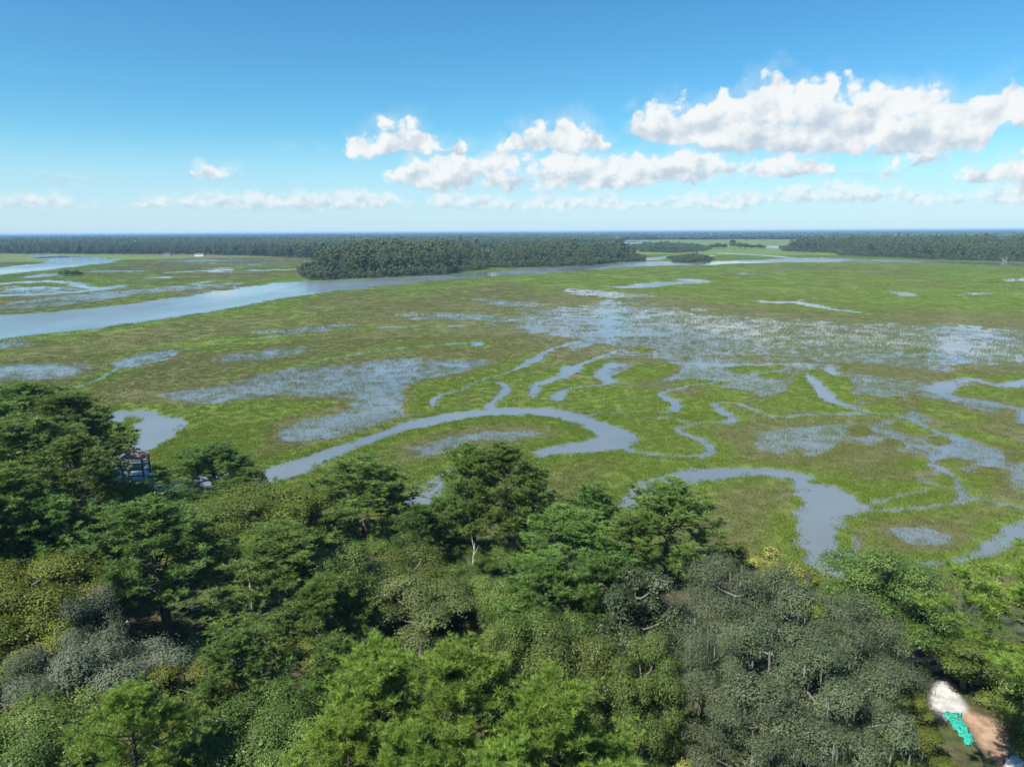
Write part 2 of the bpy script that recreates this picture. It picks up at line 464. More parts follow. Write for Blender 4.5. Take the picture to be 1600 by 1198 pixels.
# wet flats: (outline, wetness 0..1, edge softness in photo pixels)
WET = [
 ([(830,600),(880,570),(960,556),(1080,560),(1300,570),(1480,590),(1640,585),(1640,660),(1460,660),(1380,652),(1260,655),(1180,640),(1080,622),(980,600),(900,625)], 0.52, 9),
 ([(640,500),(760,478),(900,462),(1060,462),(1200,484),(1400,494),(1600,496),(1900,498),(1900,610),(1600,600),(1480,604),(1330,592),(1200,584),(1000,600),(860,560),(760,530)], 0.57, 26),
 ([(1130,672),(1250,650),(1400,640),(1560,650),(1900,660),(1900,800),(1560,790),(1440,750),(1340,720),(1200,720)], 0.50, 16),
 ([(440,520),(560,488),(700,480),(860,486),(860,500),(700,520),(560,535)], 0.36, 16),
 ([(1090,770),(1180,755),(1220,780),(1210,830),(1140,856),(1090,830)], 0.30, 12),
 ([(420,560),(560,540),(740,545),(800,552),(740,566),(600,562),(470,580)], 0.36, 12),
 ([(-120,575),(0,571),(60,568),(120,569),(158,574),(140,584),(90,591),(0,596),(-120,600)], 0.86, 3),
 ([(176,568),(210,556),(250,548),(294,546),(280,557),(240,569),(200,576)], 0.82, 3),
 ([(205,619),(300,607),(360,597),(400,586),(440,578),(500,573),(580,566),(660,562),(755,566),(742,580),(700,590),(660,598),(640,612),(625,630),(560,632),(545,626),(500,622),(450,622),(380,627),(330,633),(260,627)], 0.66, 4),
 ([(560,566),(660,561),(756,565),(742,577),(690,580),(600,572)], 0.90, 4),
 ([(420,690),(430,676),(460,660),(510,650),(545,640),(552,628),(640,614),(650,640),(640,652),(600,662),(540,680),(480,692)], 0.80, 4),
 ([(470,672),(520,655),(560,640),(600,640),(560,662),(500,684)], 0.93, 4),
 ([(640,700),(690,684),(760,673),(820,672),(845,680),(800,690),(740,694),(690,708),(655,715)], 0.72, 4),
 ([(860,548),(900,520),(960,500),(1040,486),(1130,484),(1250,496),(1400,508),(1600,512),(1760,515),(1760,600),(1600,588),(1480,598),(1330,583),(1290,568),(1080,572),(1020,588),(960,560),(900,560)], 0.50, 12),
 ([(1000,540),(1060,524),(1160,516),(1260,520),(1340,530),(1300,548),(1180,552),(1060,558)], 0.62, 10),
 ([(1040,566),(1090,560),(1200,566),(1320,572),(1300,580),(1180,577),(1100,582),(1040,580)], 0.84, 5),
 ([(1010,590),(1060,575),(1100,580),(1080,600),(1040,600)], 0.84, 5),
 ([(1150,590),(1210,585),(1270,580),(1250,600),(1200,615),(1160,612)], 0.78, 5),
 ([(1300,600),(1400,606),(1420,625),(1380,632),(1330,628)], 0.82, 5),
 ([(1395,636),(1440,632),(1475,650),(1465,660),(1420,655)], 0.92, 3),
 ([(1160,672),(1230,666),(1330,660),(1400,655),(1470,668),(1490,690),(1440,710),(1380,706),(1330,690),(1280,700),(1240,714),(1200,706)], 0.66, 5),
 ([(1180,690),(1230,680),(1250,690),(1230,708),(1190,704)], 0.9, 4), ([(1255,695),(1300,687),(1310,693),(1280,712),(1262,712)], 0.93, 3),
 ([(1440,700),(1480,685),(1540,695),(1640,700),(1640,770),(1560,755),(1500,745),(1450,740),(1432,720)], 0.80, 5),
 ([(1470,660),(1560,672),(1640,690),(1640,706),(1560,698),(1490,682)], 0.70, 5),
 ([(1390,750),(1440,742),(1490,760),(1475,772),(1440,768),(1410,762)], 0.85, 4),
 ([(1390,830),(1440,824),(1490,838),(1470,850),(1420,846)], 0.88, 4),
 ([(1515,520),(1560,517),(1595,530),(1590,540),(1550,532)], 0.93, 3),
 ([(790,512),(830,510),(865,516),(830,522)], 0.93, 2), ([(890,522),(960,514),(1070,518),(1060,525),(980,528),(900,528)], 0.90, 3), ([(880,538),(915,530),(930,538),(895,545)], 0.93, 2),
 ([(735,466),(790,470),(860,474),(840,480),(770,478)], 0.84, 3), ([(870,448),(920,452),(1000,458),(1050,463),(960,468),(880,460)], 0.66, 4), ([(1085,482),(1110,483),(1110,488),(1085,487)], 0.95, 1.5),
 ([(560,490),(640,484),(760,486),(840,492),(760,504),(640,502)], 0.52, 5), ([(350,520),(460,512),(600,500),(560,512),(450,526)], 0.62, 4),
 ([(0,534),(40,532),(60,540),(0,545)], 0.8, 3), ([(330,556),(420,546),(500,540),(470,556),(400,566),(340,568)], 0.68, 4),
 ([(320,420),(360,418),(362,426),(320,427)], 0.9, 2), ([(0,448),(80,446),(140,452),(60,462),(0,462)], 0.72, 3), ([(260,406),(420,404),(470,410),(400,416),(280,412)], 0.55, 4),
 ([(1230,760),(1265,770),(1262,800),(1252,840),(1245,850),(1225,820),(1232,785)], 0.72, 4),
 ([(1205,750),(1240,748),(1250,765),(1225,764)], 0.5, 3),
 ([(1310,828),(1345,834),(1345,868),(1325,880),(1320,850)], 0.9, 2),
 ([(1140,750),(1190,750),(1215,790),(1200,840),(1150,850),(1120,800)], 0.30, 12),
 ([(860,640),(900,632),(960,628),(1000,634),(960,642)], 0.25, 5),
]
DRY = [   [(840,628),(868,612),(905,603),(925,594),(900,592),(862,600),(830,615)], [(1060,640),(1080,618),(1120,606),(1170,612),(1180,626),(1150,630),(1115,628),(1110,640),(1130,655),(1070,660)], [(1060,600),(1085,594),(1130,598),(1110,604),(1070,608)], [(800,592),(840,580),(872,578),(850,590),(815,600)], [(910,568),(935,563),(950,567),(930,574)], [(1400,668),(1440,662),(1470,672),(1440,682)], [(1330,672),(1352,668),(1370,676),(1345,682)], [(1555,618),(1590,612),(1620,620),(1590,628)],   # firm islands of tall grass inside the wet flats
 [(880,628),(900,608),(960,602),(1030,612),(1050,628),(1040,640),(960,643),(900,640)], [(960,590),(1000,572),(1040,568),(1060,575),(1040,592),(1000,600)], [(905,580),(930,570),(950,565),(945,575),(925,590)],
 [(985,545),(1005,543),(1022,546),(1005,550)], [(1140,577),(1160,571),(1220,572),(1210,580),(1160,582)], [(1185,586),(1210,582),(1235,588),(1210,592)], [(1240,610),(1255,590),(1270,582),(1298,584),(1278,600),(1300,628),(1345,645),(1300,645),(1240,640),(1200,640),(1180,628)],
 [(1298,588),(1316,588),(1335,610),(1340,630),(1310,622),(1290,602)], [(1340,620),(1365,616),(1385,622),(1360,628)], [(1380,630),(1410,620),(1430,640),(1400,652),(1350,650),(1330,648)], [(1480,590),(1510,580),(1540,590),(1500,596)],
 [(1490,610),(1540,605),(1620,615),(1620,640),(1560,626),(1500,620)], [(1540,590),(1600,585),(1620,594),(1570,600)], [(1430,620),(1480,628),(1540,645),(1570,665),(1520,672),(1460,655),(1440,640)], [(1470,668),(1540,672),(1600,690),(1640,700),(1600,706),(1530,690)],
 [(1290,715),(1310,700),(1335,697),(1330,710),(1300,725)], [(1380,730),(1400,718),(1440,716),(1442,730),(1400,742),(1340,738),(1290,745),(1300,732)], [(1472,722),(1495,716),(1518,722),(1500,730),(1478,730)], [(1380,695),(1400,688),(1410,695),(1395,700)], [(1460,688),(1480,684),(1488,692),(1470,696)],
 [(1465,745),(1490,735),(1515,745),(1510,760),(1475,756)], [(1510,750),(1540,730),(1570,734),(1560,755),(1530,768)], [(1585,712),(1620,710),(1620,722),(1590,722)],
 [(1260,752),(1290,742),(1350,750),(1420,748),(1490,768),(1500,780),(1440,788),(1360,792),(1345,778),(1300,755)],
 [(170,658),(205,662),(222,674),(208,690),(190,705),(150,712),(130,680)], [(198,652),(215,650),(226,658),(205,664)], [(248,640),(262,640),(260,650),(250,648)],
 [(312,636),(380,628),(450,624),(545,627),(535,638),(480,648),(430,660),(420,690),(350,740),(240,735),(230,705),(290,670),(300,650)],
 [(1308,832),(1322,828),(1332,840),(1330,862),(1318,866),(1310,850)], [(1212,812),(1228,800),(1240,815),(1232,835),(1216,832)], [(1238,784),(1250,780),(1252,792),(1242,796)], [(1228,838),(1242,835),(1246,848),(1232,852)], [(1247,860),(1258,858),(1260,868),(1250,872)],
 [(640,60+540),(700,590),(760,580),(820,570),(820,590),(760,610),(690,632),(640,648)],
 [(560,720),(575,700),(600,702),(590,716)], [(1060,708),(1085,704),(1100,706),(1080,711)], [(1018,880),(1035,872),(1040,885)],
]
UPLAND = [(-700,830),(-300,790),(-60,770),(90,790),(160,772),(220,790),(260,772),(330,790),(400,800),(480,805),(560,838),(640,868),(720,868),(800,880),(900,892),(960,900),(1000,905),(1060,880),(1140,878),(1200,886),(1262,905),(1300,935),(1335,935),(1380,905),(1450,905),(1520,930),(1620,935),(1800,930),(2300,960),(2600,1400),(2000,2600),(-400,2600),(-1000,1400)]
UP_W = poly_w(UPLAND[:-4])
UP_W = np.vstack([UP_W, [[170, 30], [220, -160], [-220, -160], [-190, 30]]])
OPEN_W = [poly_w(p) for p in OPEN]
DRY_W = [poly_w(p) for p in DRY]
WET_W = [(poly_w(p), v, s) for p, v, s in WET]
CREEK_W = []
for c in CREEK:
    c = spline(np.array(c, float), 4)
    P = np.array([at(x, y) for x, y, w in c])
    Wd = np.array([max(np.linalg.norm(at(x, y - w * .55) - at(x, y + w * .55)) * 0.28 + np.linalg.norm(at(x - w, y) - at(x + w, y)) * 0.30, 0.12) for x, y, w in c])
    CREEK_W.append((P, np.minimum(np.maximum(Wd * 1.5, 0.95), 14)))

def fields(X, Y):
    """open-water distance (m, negative inside), wetness, distance into the upland"""
    D = np.hypot(X, Y)
    amp = np.clip(D * 0.010, 0.6, 12)
    wx = (fbm(X, Y, 9, 3, 3) - 0.5) * 2 * amp + (fbm(X, Y, 45, 2, 9) - .5) * np.clip(D * 0.012, 0, 10)
    wy = (fbm(X, Y, 9, 3, 6) - 0.5) * 2 * amp + (fbm(X, Y, 45, 2, 19) - .5) * np.clip(D * 0.02, 0, 16)
    A, B = X + wx, Y + wy
    s = np.full(X.shape, 1e9)
    for P in OPEN_W: s = np.minimum(s, sd_poly(A, B, P, 60))
    a2, b2 = X + wx * .35, Y + wy * .35
    cs = np.full(X.shape, 1e9)
    for P, Wd in CREEK_W: cs = np.minimum(cs, sd_line(a2, b2, P, Wd, 40))
    dry = np.full(X.shape, 1e9)
    for P in DRY_W: dry = np.minimum(dry, sd_poly(A, B, P, 40))
    s = np.maximum(s, -dry)
    s = np.minimum(s, cs)
    wet = np.zeros(X.shape)
    for P, v, soft in WET_W:
        d = sd_poly(A, B, P, 80)
        sm = soft * np.clip(D / 200, 0.6, 6) * 2.6
        wet = np.maximum(wet, v * smooth(-d, -sm, sm))
    # far, loose wetness of the flats
    wet = np.maximum(wet, 0.55 * smooth(fbm(X * .55, Y * .22, 60, 3, 40), 0.60, 0.80) * smooth(D, 250, 420) * (1 - smooth(D, 900, 1600)))
    wet = wet * smooth(dry, -1.0, 1.5 + D * .004) - 0.3 * smooth(-dry, 0, 3)
    up = -sd_poly(X + wx * .6, Y + wy * .6, UP_W, 500)
    up = np.where(up < -1e8, -500, up)
    return s, wet, up

def ground_z(s, wet, up, X, Y):
    z = 0.12 + 0.08 * (fbm(X, Y, 3.5, 2, 70) - .5)
    z = z - 0.55 * smooth(wet, 0.25, 0.8) + (fbm(X, Y, 8, 3, 71) - .5) * 0.30 * smooth(wet, 0.1, 0.5)
    z = np.where(s < 2.0, np.minimum(z, np.clip(s * 0.32, -1.6, 0.3)), z)
    u = smooth(up, -2.0, 9.0)
    z = z * (1 - u) + u * (1.5 + 0.5 * (fbm(X, Y, 14, 3, 80) - .5))
    return z

def zg(x, y):
    X, Y = np.array([float(x)]), np.array([float(y)])
    return float(ground_z(*fields(X, Y), X, Y)[0])

# ------------------------------------------------------------------ materials
def new_mat(name):
    m = bpy.data.materials.new(name)
    m.use_nodes = True
    nt = NT(m.node_tree)
    nt.n.clear()
    out = nt.new('ShaderNodeOutputMaterial')
    return m, nt, out

def principled(nt, out, col, rough=0.8, spec=0.3, bump=None, bstr=0.4, bdist=0.05, metallic=0.0):
    p = nt.new('ShaderNodeBsdfPrincipled')
    nt.put(p.inputs['Base Color'], col if isinstance(col, bpy.types.NodeSocket) else rgba(col))
    nt.put(p.inputs['Roughness'], rough)
    p.inputs['Metallic'].default_value = metallic
    p.inputs['Specular IOR Level'].default_value = spec
    if bump is not None:
        b = nt.new('ShaderNodeBump')
        b.inputs['Strength'].default_value = bstr
        b.inputs['Distance'].default_value = bdist
        nt.l.new(bump, b.inputs['Height'])
        nt.l.new(b.outputs[0], p.inputs['Normal'])
    nt.l.new(p.outputs[0], out.inputs['Surface'])
    return p

def simple_mat(name, c1, c2=None, scale=3.0, rough=0.8, spec=0.25, bstr=0.3, bdist=0.02, stretch=(1, 1, 1), metallic=0.0):
    m, nt, out = new_mat(name)
    tc = nt.new('ShaderNodeTexCoord')
    mp = nt.new('ShaderNodeMapping')
    mp.inputs['Scale'].default_value = stretch
    nt.l.new(tc.outputs['Object'], mp.inputs['Vector'])
    n = nt.noise(mp.outputs[0], scale, 5, 0.6)
    c2 = c2 or tuple(v * 0.6 for v in c1)
    col = nt.mix(nt.sstep(n, 0.3, 0.7), rgba(c2), rgba(c1))
    principled(nt, out, col, rough, spec, n, bstr, bdist, metallic)
    return m

def leaf_mat(name, cols, trans=0.35, rough=0.5, spec=0.25, objvar=0.35, hue=0.03):
    """cols: dark, mid, light; 'v' is a random number per leaf"""
    m, nt, out = new_mat(name)
    v = nt.attr('v')
    oi = nt.new('ShaderNodeObjectInfo')
    a = nt.mix(nt.sstep(v, 0.0, 0.6), rgba(cols[0]), rgba(cols[1]))
    c = nt.mix(nt.sstep(v, 0.55, 1.0), a, rgba(cols[2]))
    hs = nt.new('ShaderNodeHueSaturation')
    nt.l.new(c, hs.inputs['Color'])
    nt.put(hs.inputs['Hue'], nt.lin(oi.outputs['Random'], 0, 1, 0.5 - hue, 0.5 + hue))
    r2 = nt.m('FRACT', nt.m('MULTIPLY', oi.outputs['Random'], 7.31))
    nt.put(hs.inputs['Value'], nt.lin(r2, 0, 1, 1 - objvar, 1 + objvar))
    p = nt.new('ShaderNodeBsdfPrincipled')
    nt.l.new(hs.outputs[0], p.inputs['Base Color'])
    p.inputs['Roughness'].default_value = rough
    p.inputs['Specular IOR Level'].default_value = spec
    t = nt.new('ShaderNodeBsdfTranslucent')
    nt.l.new(hs.outputs[0], t.inputs['Color'])
    mx = nt.new('ShaderNodeMixShader')
    mx.inputs[0].default_value = trans
    nt.l.new(p.outputs[0], mx.inputs[1]); nt.l.new(t.outputs[0], mx.inputs[2])
    nt.l.new(mx.outputs[0], out.inputs['Surface'])
    return m

def ground_mat():
    m, nt, out = new_mat('marsh_and_forest_floor')
    geo = nt.new('ShaderNodeNewGeometry')
    P = geo.outputs['Position']
    green, up, wet = nt.attr('green'), nt.attr('upland'), nt.attr('wet')
    sand, path, lawn = nt.attr('sand'), nt.attr('path'), nt.attr('lawn')
    n1 = nt.noise(P, 0.035, 6, 0.62)
    n2 = nt.noise(P, 0.9, 4, 0.65)
    n3 = nt.noise(P, 0.006, 4, 0.6)
    mp = nt.new('ShaderNodeMapping'); mp.inputs['Scale'].default_value = (0.30, 1.0, 1.0)
    nt.l.new(P, mp.inputs['Vector'])
    n4 = nt.noise(mp.outputs[0], 0.012, 5, 0.65)
    olive = nt.mix(nt.sstep(n1, 0.35, 0.65), rgba((0.090, 0.094, 0.036)), rgba((0.102, 0.110, 0.042)))
    grn = nt.mix(nt.sstep(n2, 0.3, 0.7), rgba((0.088, 0.130, 0.024)), rgba((0.104, 0.146, 0.030)))
    gm = nt.m('ADD', green, nt.m('MULTIPLY', nt.m('SUBTRACT', n4, 0.5), 0.7))
    marsh = nt.mix(nt.sstep(gm, 0.15, 0.85), olive, grn)
    mud = nt.mix(nt.sstep(n1, 0.35, 0.65), rgba((0.082, 0.086, 0.056)), rgba((0.115, 0.118, 0.080)))
    marsh = nt.mix(nt.sstep(wet, 0.15, 0.70), marsh, mud)
    litter = nt.mix(nt.sstep(n2, 0.35, 0.7), rgba((0.040, 0.036, 0.020)), rgba((0.090, 0.076, 0.050)))
    moss = nt.mix(nt.sstep(n2, 0.3, 0.7), rgba((0.040, 0.052, 0.018)), rgba((0.075, 0.085, 0.03)))
    floor = nt.mix(nt.sstep(nt.noise(P, 0.13, 4), 0.42, 0.6), litter, moss)
    lw = nt.mix(nt.sstep(n2, 0.3, 0.7), rgba((0.10, 0.15, 0.035)), rgba((0.15, 0.20, 0.06)))
    floor = nt.mix(lawn, floor, lw)
    sd = nt.mix(nt.sstep(n2, 0.3, 0.75), rgba((0.28, 0.278, 0.268)), rgba((0.48, 0.476, 0.46)))
    pt = nt.mix(nt.sstep(n2, 0.3, 0.7), rgba((0.21, 0.135, 0.085)), rgba((0.33, 0.23, 0.16)))
    floor = nt.mix(path, floor, pt)
    floor = nt.mix(sand, floor, sd)
    col = nt.mix(up, marsh, floor)
    principled(nt, out, col, 0.95, 0.1, n2, 0.5, 0.2)
    return m

def water_mat():
    m, nt, out = new_mat('tidal_water')
    geo = nt.new('ShaderNodeNewGeometry')
    P = geo.outputs['Position']
    n = nt.noise(P, 0.02, 4, 0.6)
    col = nt.mix(nt.sstep(n, 0.3, 0.7), rgba((0.098, 0.120, 0.130)), rgba((0.132, 0.155, 0.165)))
    mp = nt.new('ShaderNodeMapping'); mp.inputs['Scale'].default_value = (1.0, 0.45, 1.0)
    nt.l.new(P, mp.inputs['Vector'])
    wv = nt.noise(mp.outputs[0], 0.55, 5, 0.6, 0.4)
    wind = nt.sstep(nt.noise(mp.outputs[0], 0.008, 3, 0.55), 0.35, 0.65, 0.05, 0.30)
    p = principled(nt, out, col, wind, 0.5, wv, 0.10, 0.12)
    p.inputs['IOR'].default_value = 1.333
    return m

M_ground = ground_mat()
M_water = water_mat()
M_bark = simple_mat('pine_bark', (0.135, 0.105, 0.088), (0.060, 0.050, 0.043), 5, 0.95, 0.1, 0.8, 0.05, (1, 1, .3))
M_bark2 = simple_mat('oak_bark', (0.20, 0.185, 0.165), (0.085, 0.078, 0.068), 6, 0.95, 0.1, 0.8, 0.05, (1, 1, .4))
M_dead = simple_mat('bleached_dead_wood', (0.42, 0.38, 0.33), (0.22, 0.20, 0.175), 6, 0.9, 0.15, 0.5, 0.02, (1, 1, .3))
M_pine = leaf_mat('pine_needles', [(0.078, 0.140, 0.034), (0.140, 0.232, 0.048), (0.240, 0.335, 0.075)], 0.5, 0.5, 0.3, 0.22, 0.015)
M_pine_bright = leaf_mat('fresh_pine_needles', [(0.090, 0.165, 0.028), (0.205, 0.325, 0.050), (0.365, 0.465, 0.085)], 0.5, 0.5, 0.3, 0.12, 0.012)
M_leaf = leaf_mat('broad_leaves', [(0.068, 0.112, 0.026), (0.120, 0.180, 0.038), (0.180, 0.242, 0.055)], 0.42, 0.45, 0.35, 0.2, 0.02)
M_olive = leaf_mat('yellow_green_leaves', [(0.062, 0.084, 0.016), (0.128, 0.160, 0.026), (0.205, 0.232, 0.040)], 0.32, 0.5, 0.25, 0.15, 0.012)
M_light = leaf_mat('pale_green_leaves', [(0.060, 0.085, 0.028), (0.125, 0.160, 0.050), (0.200, 0.230, 0.085)], 0.32, 0.55, 0.2, 0.1, 0.01)
M_oak = leaf_mat('grey_green_oak_leaves', [(0.056, 0.078, 0.036), (0.104, 0.134, 0.066), (0.160, 0.190, 0.100)], 0.35, 0.6, 0.25, 0.12, 0.01)
M_magn = leaf_mat('glossy_dark_leaves', [(0.018, 0.035, 0.014), (0.040, 0.062, 0.022), (0.120, 0.125, 0.060)], 0.15, 0.5, 0.3, 0.1, 0.01)
M_grey = leaf_mat('grey_twigs_and_lichen', [(0.070, 0.088, 0.052), (0.108, 0.130, 0.082), (0.155, 0.175, 0.120)], 0.15, 0.8, 0.1, 0.1, 0.01)
M_moss = leaf_mat('hanging_moss', [(0.11, 0.125, 0.095), (0.165, 0.18, 0.14), (0.23, 0.245, 0.20)], 0.3, 0.9, 0.1, 0.1, 0.0)
M_yellow = leaf_mat('yellowing_leaves', [(0.13, 0.15, 0.03), (0.26, 0.28, 0.06), (0.40, 0.41, 0.13)], 0.35, 0.5, 0.2, 0.1, 0.01)
M_far = leaf_mat('distant_foliage', [(0.022, 0.040, 0.018), (0.045, 0.070, 0.028), (0.085, 0.110, 0.045)], 0.15, 0.7, 0.1, 0.0, 0.0)

def grass_mat():
    m, nt, out = new_mat('marsh_grass_blades')
    g = nt.attr('green', 'INSTANCER')
    r = nt.attr('rnd', 'INSTANCER')
    v = nt.attr('v')
    a = nt.mix(nt.sstep(r, 0.0, 1.0), rgba((0.128, 0.134, 0.050)), rgba((0.146, 0.152, 0.060)))
    b = nt.mix(nt.sstep(r, 0.0, 1.0), rgba((0.118, 0.172, 0.028)), rgba((0.144, 0.198, 0.036)))
    c = nt.mix(nt.sstep(g, 0.1, 0.9), a, b)
    hs = nt.new('ShaderNodeHueSaturation')
    nt.l.new(c, hs.inputs['Color'])
    nt.put(hs.inputs['Value'], nt.lin(v, 0, 1, 0.95, 1.22))
    d = nt.new('ShaderNodeBsdfDiffuse'); t = nt.new('ShaderNodeBsdfTranslucent')
    nt.l.new(hs.outputs[0], d.inputs[0]); nt.l.new(hs.outputs[0], t.inputs[0])
    mx = nt.new('ShaderNodeMixShader'); mx.inputs[0].default_value = 0.35
    nt.l.new(d.outputs[0], mx.inputs[1]); nt.l.new(t.outputs[0], mx.inputs[2])
    nt.l.new(mx.outputs[0], out.inputs['Surface'])
    return m
M_grass = grass_mat()

# ------------------------------------------------------------------ ground and water
SAND = poly_w([(1446,1108),(1462,1070),(1478,1060),(1502,1092),(1512,1112),(1478,1122)], 1.5)
PATH = [(poly_w([(1500,1112),(1530,1130),(1556,1158),(1600,1205),(1650,1240)], 1.5), [1.0, 1.3, 1.5, 1.8, 2.2])]
LAWN = [poly_w(p, 1.5) for p in ([(80,1205),(92,1172),(112,1162),(118,1205)], [(292,1010),(300,985),(318,1000),(312,1030),(298,1030)], [(1062,1150),(1068,1122),(1085,1120),(1092,1150),(1075,1165)], [(1420,1040),(1460,1030),(1470,1050),(1430,1060)])]

def build_ground():
    ys = np.concatenate([np.arange(1198, 930, -7.0), np.arange(930, 480, -1.7), np.arange(480, 400, -1.1), np.arange(400, 364.0, -0.8)])
    dist = [3, 8, 15, 25, 35, 45, 52]
    dist += [float(np.linalg.norm(at(800, y))) for y in ys]
    dist = [d for d in dist if d < 20000] + [24000, 32000, 45000, 60000]
    dist = np.unique(np.array(dist))
    azs = np.concatenate([np.linspace(-180, -60, 14)[:-1], np.linspace(-60, -42, 40)[:-1], np.linspace(-42, 42, 760), np.linspace(42, 60, 40)[1:], np.linspace(60, 180, 14)[1:-1]])
    A, R = np.meshgrid(np.radians(azs), dist)
    X, Y = np.sin(A) * R, np.cos(A) * R
    sh = X.shape
    x, y = X.ravel(), Y.ravel()
    s, wet, up = fields(x, y)
    z = ground_z(s, wet, up, x, y)
    D = np.hypot(x, y)
    z = np.where(D > 2500, np.where(s < 0, -1.0, 0.3), z)
    lev = np.exp(-np.clip(s, 0, 1e6) / np.clip(D * 0.030, 4, 30))
    green = np.clip(0.20 + 0.95 * lev ** .8 + 1.3 * (fbm(x, y * .5, 75, 4, 33) - 0.5) - 0.75 * smooth(wet, .05, .5) + 1.6 * np.clip(-wet, 0, .3) + 0.55 * smooth(D, 380, 620) * smooth(x / D, -0.25, 0.15), 0, 1.2)
    sand = smooth(-sd_poly(x, y, SAND, 10), -0.5, 0.4)
    path = np.zeros_like(x)
    for P, Wd in PATH: path = np.maximum(path, smooth(-sd_line(x, y, spline(P), np.interp(np.linspace(0, 1, 4 * 5 + 1), np.linspace(0, 1, 5), Wd), 8), -0.5, 0.3))
    lawn = np.zeros_like(x)
    for P in LAWN: lawn = np.maximum(lawn, smooth(-sd_poly(x, y, P, 10), -0.8, 0.6))
    V = np.stack([x, y, z], 1)
    n, k = sh
    i = np.arange(n - 1)[:, None] * k; j = np.arange(k)[None]
    j2 = (j + 1) % k
    Q = np.stack([i + j, i + j2, i + k + j2, i + k + j], -1).reshape(-1, 4)[:, ::-1]
    c = len(V)
    V = np.vstack([V, [[0, 0, 1.5]]])
    jj = np.arange(k)
    T = np.stack([np.full(k, c), (jj + 1) % k, jj], 1)
    pad = lambda a, val=0.0: np.append(a, val)
    me = mesh_np('ground', V, [Q, T], M_ground, True, dict(wet=pad(wet), green=pad(green), upland=pad(smooth(up, -1.0, 3.0), 1.0), sand=pad(sand), path=pad(path), lawn=pad(lawn)))
    o = obj('ground', me)
    tag(o, kind='structure')
    # one flat sheet of tidal water under it all
    r = 60000.0
    th = np.linspace(0, 2 * math.pi, 64, endpoint=False)
    V = np.vstack([[[0, 0, 0]], np.stack([np.cos(th) * r, np.sin(th) * r, 0 * th], 1)])
    T = np.stack([np.zeros(64, int), 1 + np.arange(64), 1 + (np.arange(64) + 1) % 64], 1)
    tag(obj('tidal_water', mesh_np('tidal_water', V, T, M_water)), kind='structure')

build_ground()

# ------------------------------------------------------------------ instanced stuff: marsh grass and far woods
def stuff_instancer(name, P, attrs, protos, label, cat):
    """points carry size, turn and colour; each point shows one of the prototype clumps"""
    me = mesh_np(name, P, np.zeros((0, 3), int), None, False, attrs)
    o = obj(name, me)
    tag(o, label, cat, kind='stuff')
    pc = bpy.data.collections.new(name + '_clumps')
    for p in protos: pc.objects.link(p)
    ng = bpy.data.node_groups.new(name, 'GeometryNodeTree')
    ng.interface.new_socket('Geometry', in_out='INPUT', socket_type='NodeSocketGeometry')
    ng.interface.new_socket('Geometry', in_out='OUTPUT', socket_type='NodeSocketGeometry')
    N, Lk = ng.nodes, ng.links
    gi, go = N.new('NodeGroupInput'), N.new('NodeGroupOutput')
    m2p = N.new('GeometryNodeMeshToPoints')
    iop = N.new('GeometryNodeInstanceOnPoints')
    ci = N.new('GeometryNodeCollectionInfo')
    ci.inputs['Collection'].default_value = pc
    ci.inputs['Separate Children'].default_value = True
    ci.inputs['Reset Children'].default_value = True
    def na(n, t):
        nd = N.new('GeometryNodeInputNamedAttribute'); nd.data_type = t
        nd.inputs['Name'].default_value = n
        return nd.outputs['Attribute']
    Lk.new(gi.outputs[0], m2p.inputs['Mesh'])
    Lk.new(m2p.outputs[0], iop.inputs['Points'])
    Lk.new(ci.outputs[0], iop.inputs['Instance'])
    iop.inputs['Pick Instance'].default_value = True
    f2i = N.new('FunctionNodeFloatToInt'); Lk.new(na('pick', 'FLOAT'), f2i.inputs[0])
    Lk.new(f2i.outputs[0], iop.inputs['Instance Index'])
    cx = N.new('ShaderNodeCombineXYZ'); Lk.new(na('turn', 'FLOAT'), cx.inputs['Z'])
    Lk.new(cx.outputs[0], iop.inputs['Rotation'])
    Lk.new(na('size', 'FLOAT_VECTOR'), iop.inputs['Scale'])
    Lk.new(iop.outputs[0], go.inputs[0])
    md = o.modifiers.new('scatter', 'NODES'); md.node_group = ng
    return o

def grass_proto(name, nb, rad, hgt, wid, seed):
    r = np.random.default_rng(seed)
    a = r.uniform(0, 2 * math.pi, nb); q = np.sqrt(r.uniform(0, 1, nb)) * rad
    B = np.stack([np.cos(a) * q, np.sin(a) * q, np.zeros(nb) - 0.1], 1)
    h = hgt * r.uniform(0.55, 1.15, nb)
    ln = r.normal(0, 0.20, (nb, 2)) * h[:, None]
    T = B + np.stack([ln[:, 0], ln[:, 1], h], 1)
    M = B + np.stack([ln[:, 0] * .3, ln[:, 1] * .3, h * .6], 1)
    th = r.uniform(0, math.pi, nb)
    w = np.stack([np.cos(th), np.sin(th), 0 * th], 1) * wid * r.uniform(.7, 1.3, nb)[:, None]
    V = np.stack([B - w, B + w, M + w * .8, M - w * .8, T], 1).reshape(-1, 3)
    k = np.arange(nb)[:, None] * 5
    v = np.repeat(r.uniform(0, 1, nb), 5)
    me = mesh_np(name, V, [k + np.array([[0, 1, 2, 3]]), k + np.array([[3, 2, 4]])], M_grass, False, dict(v=v))
    return bpy.data.objects.new(name, me)

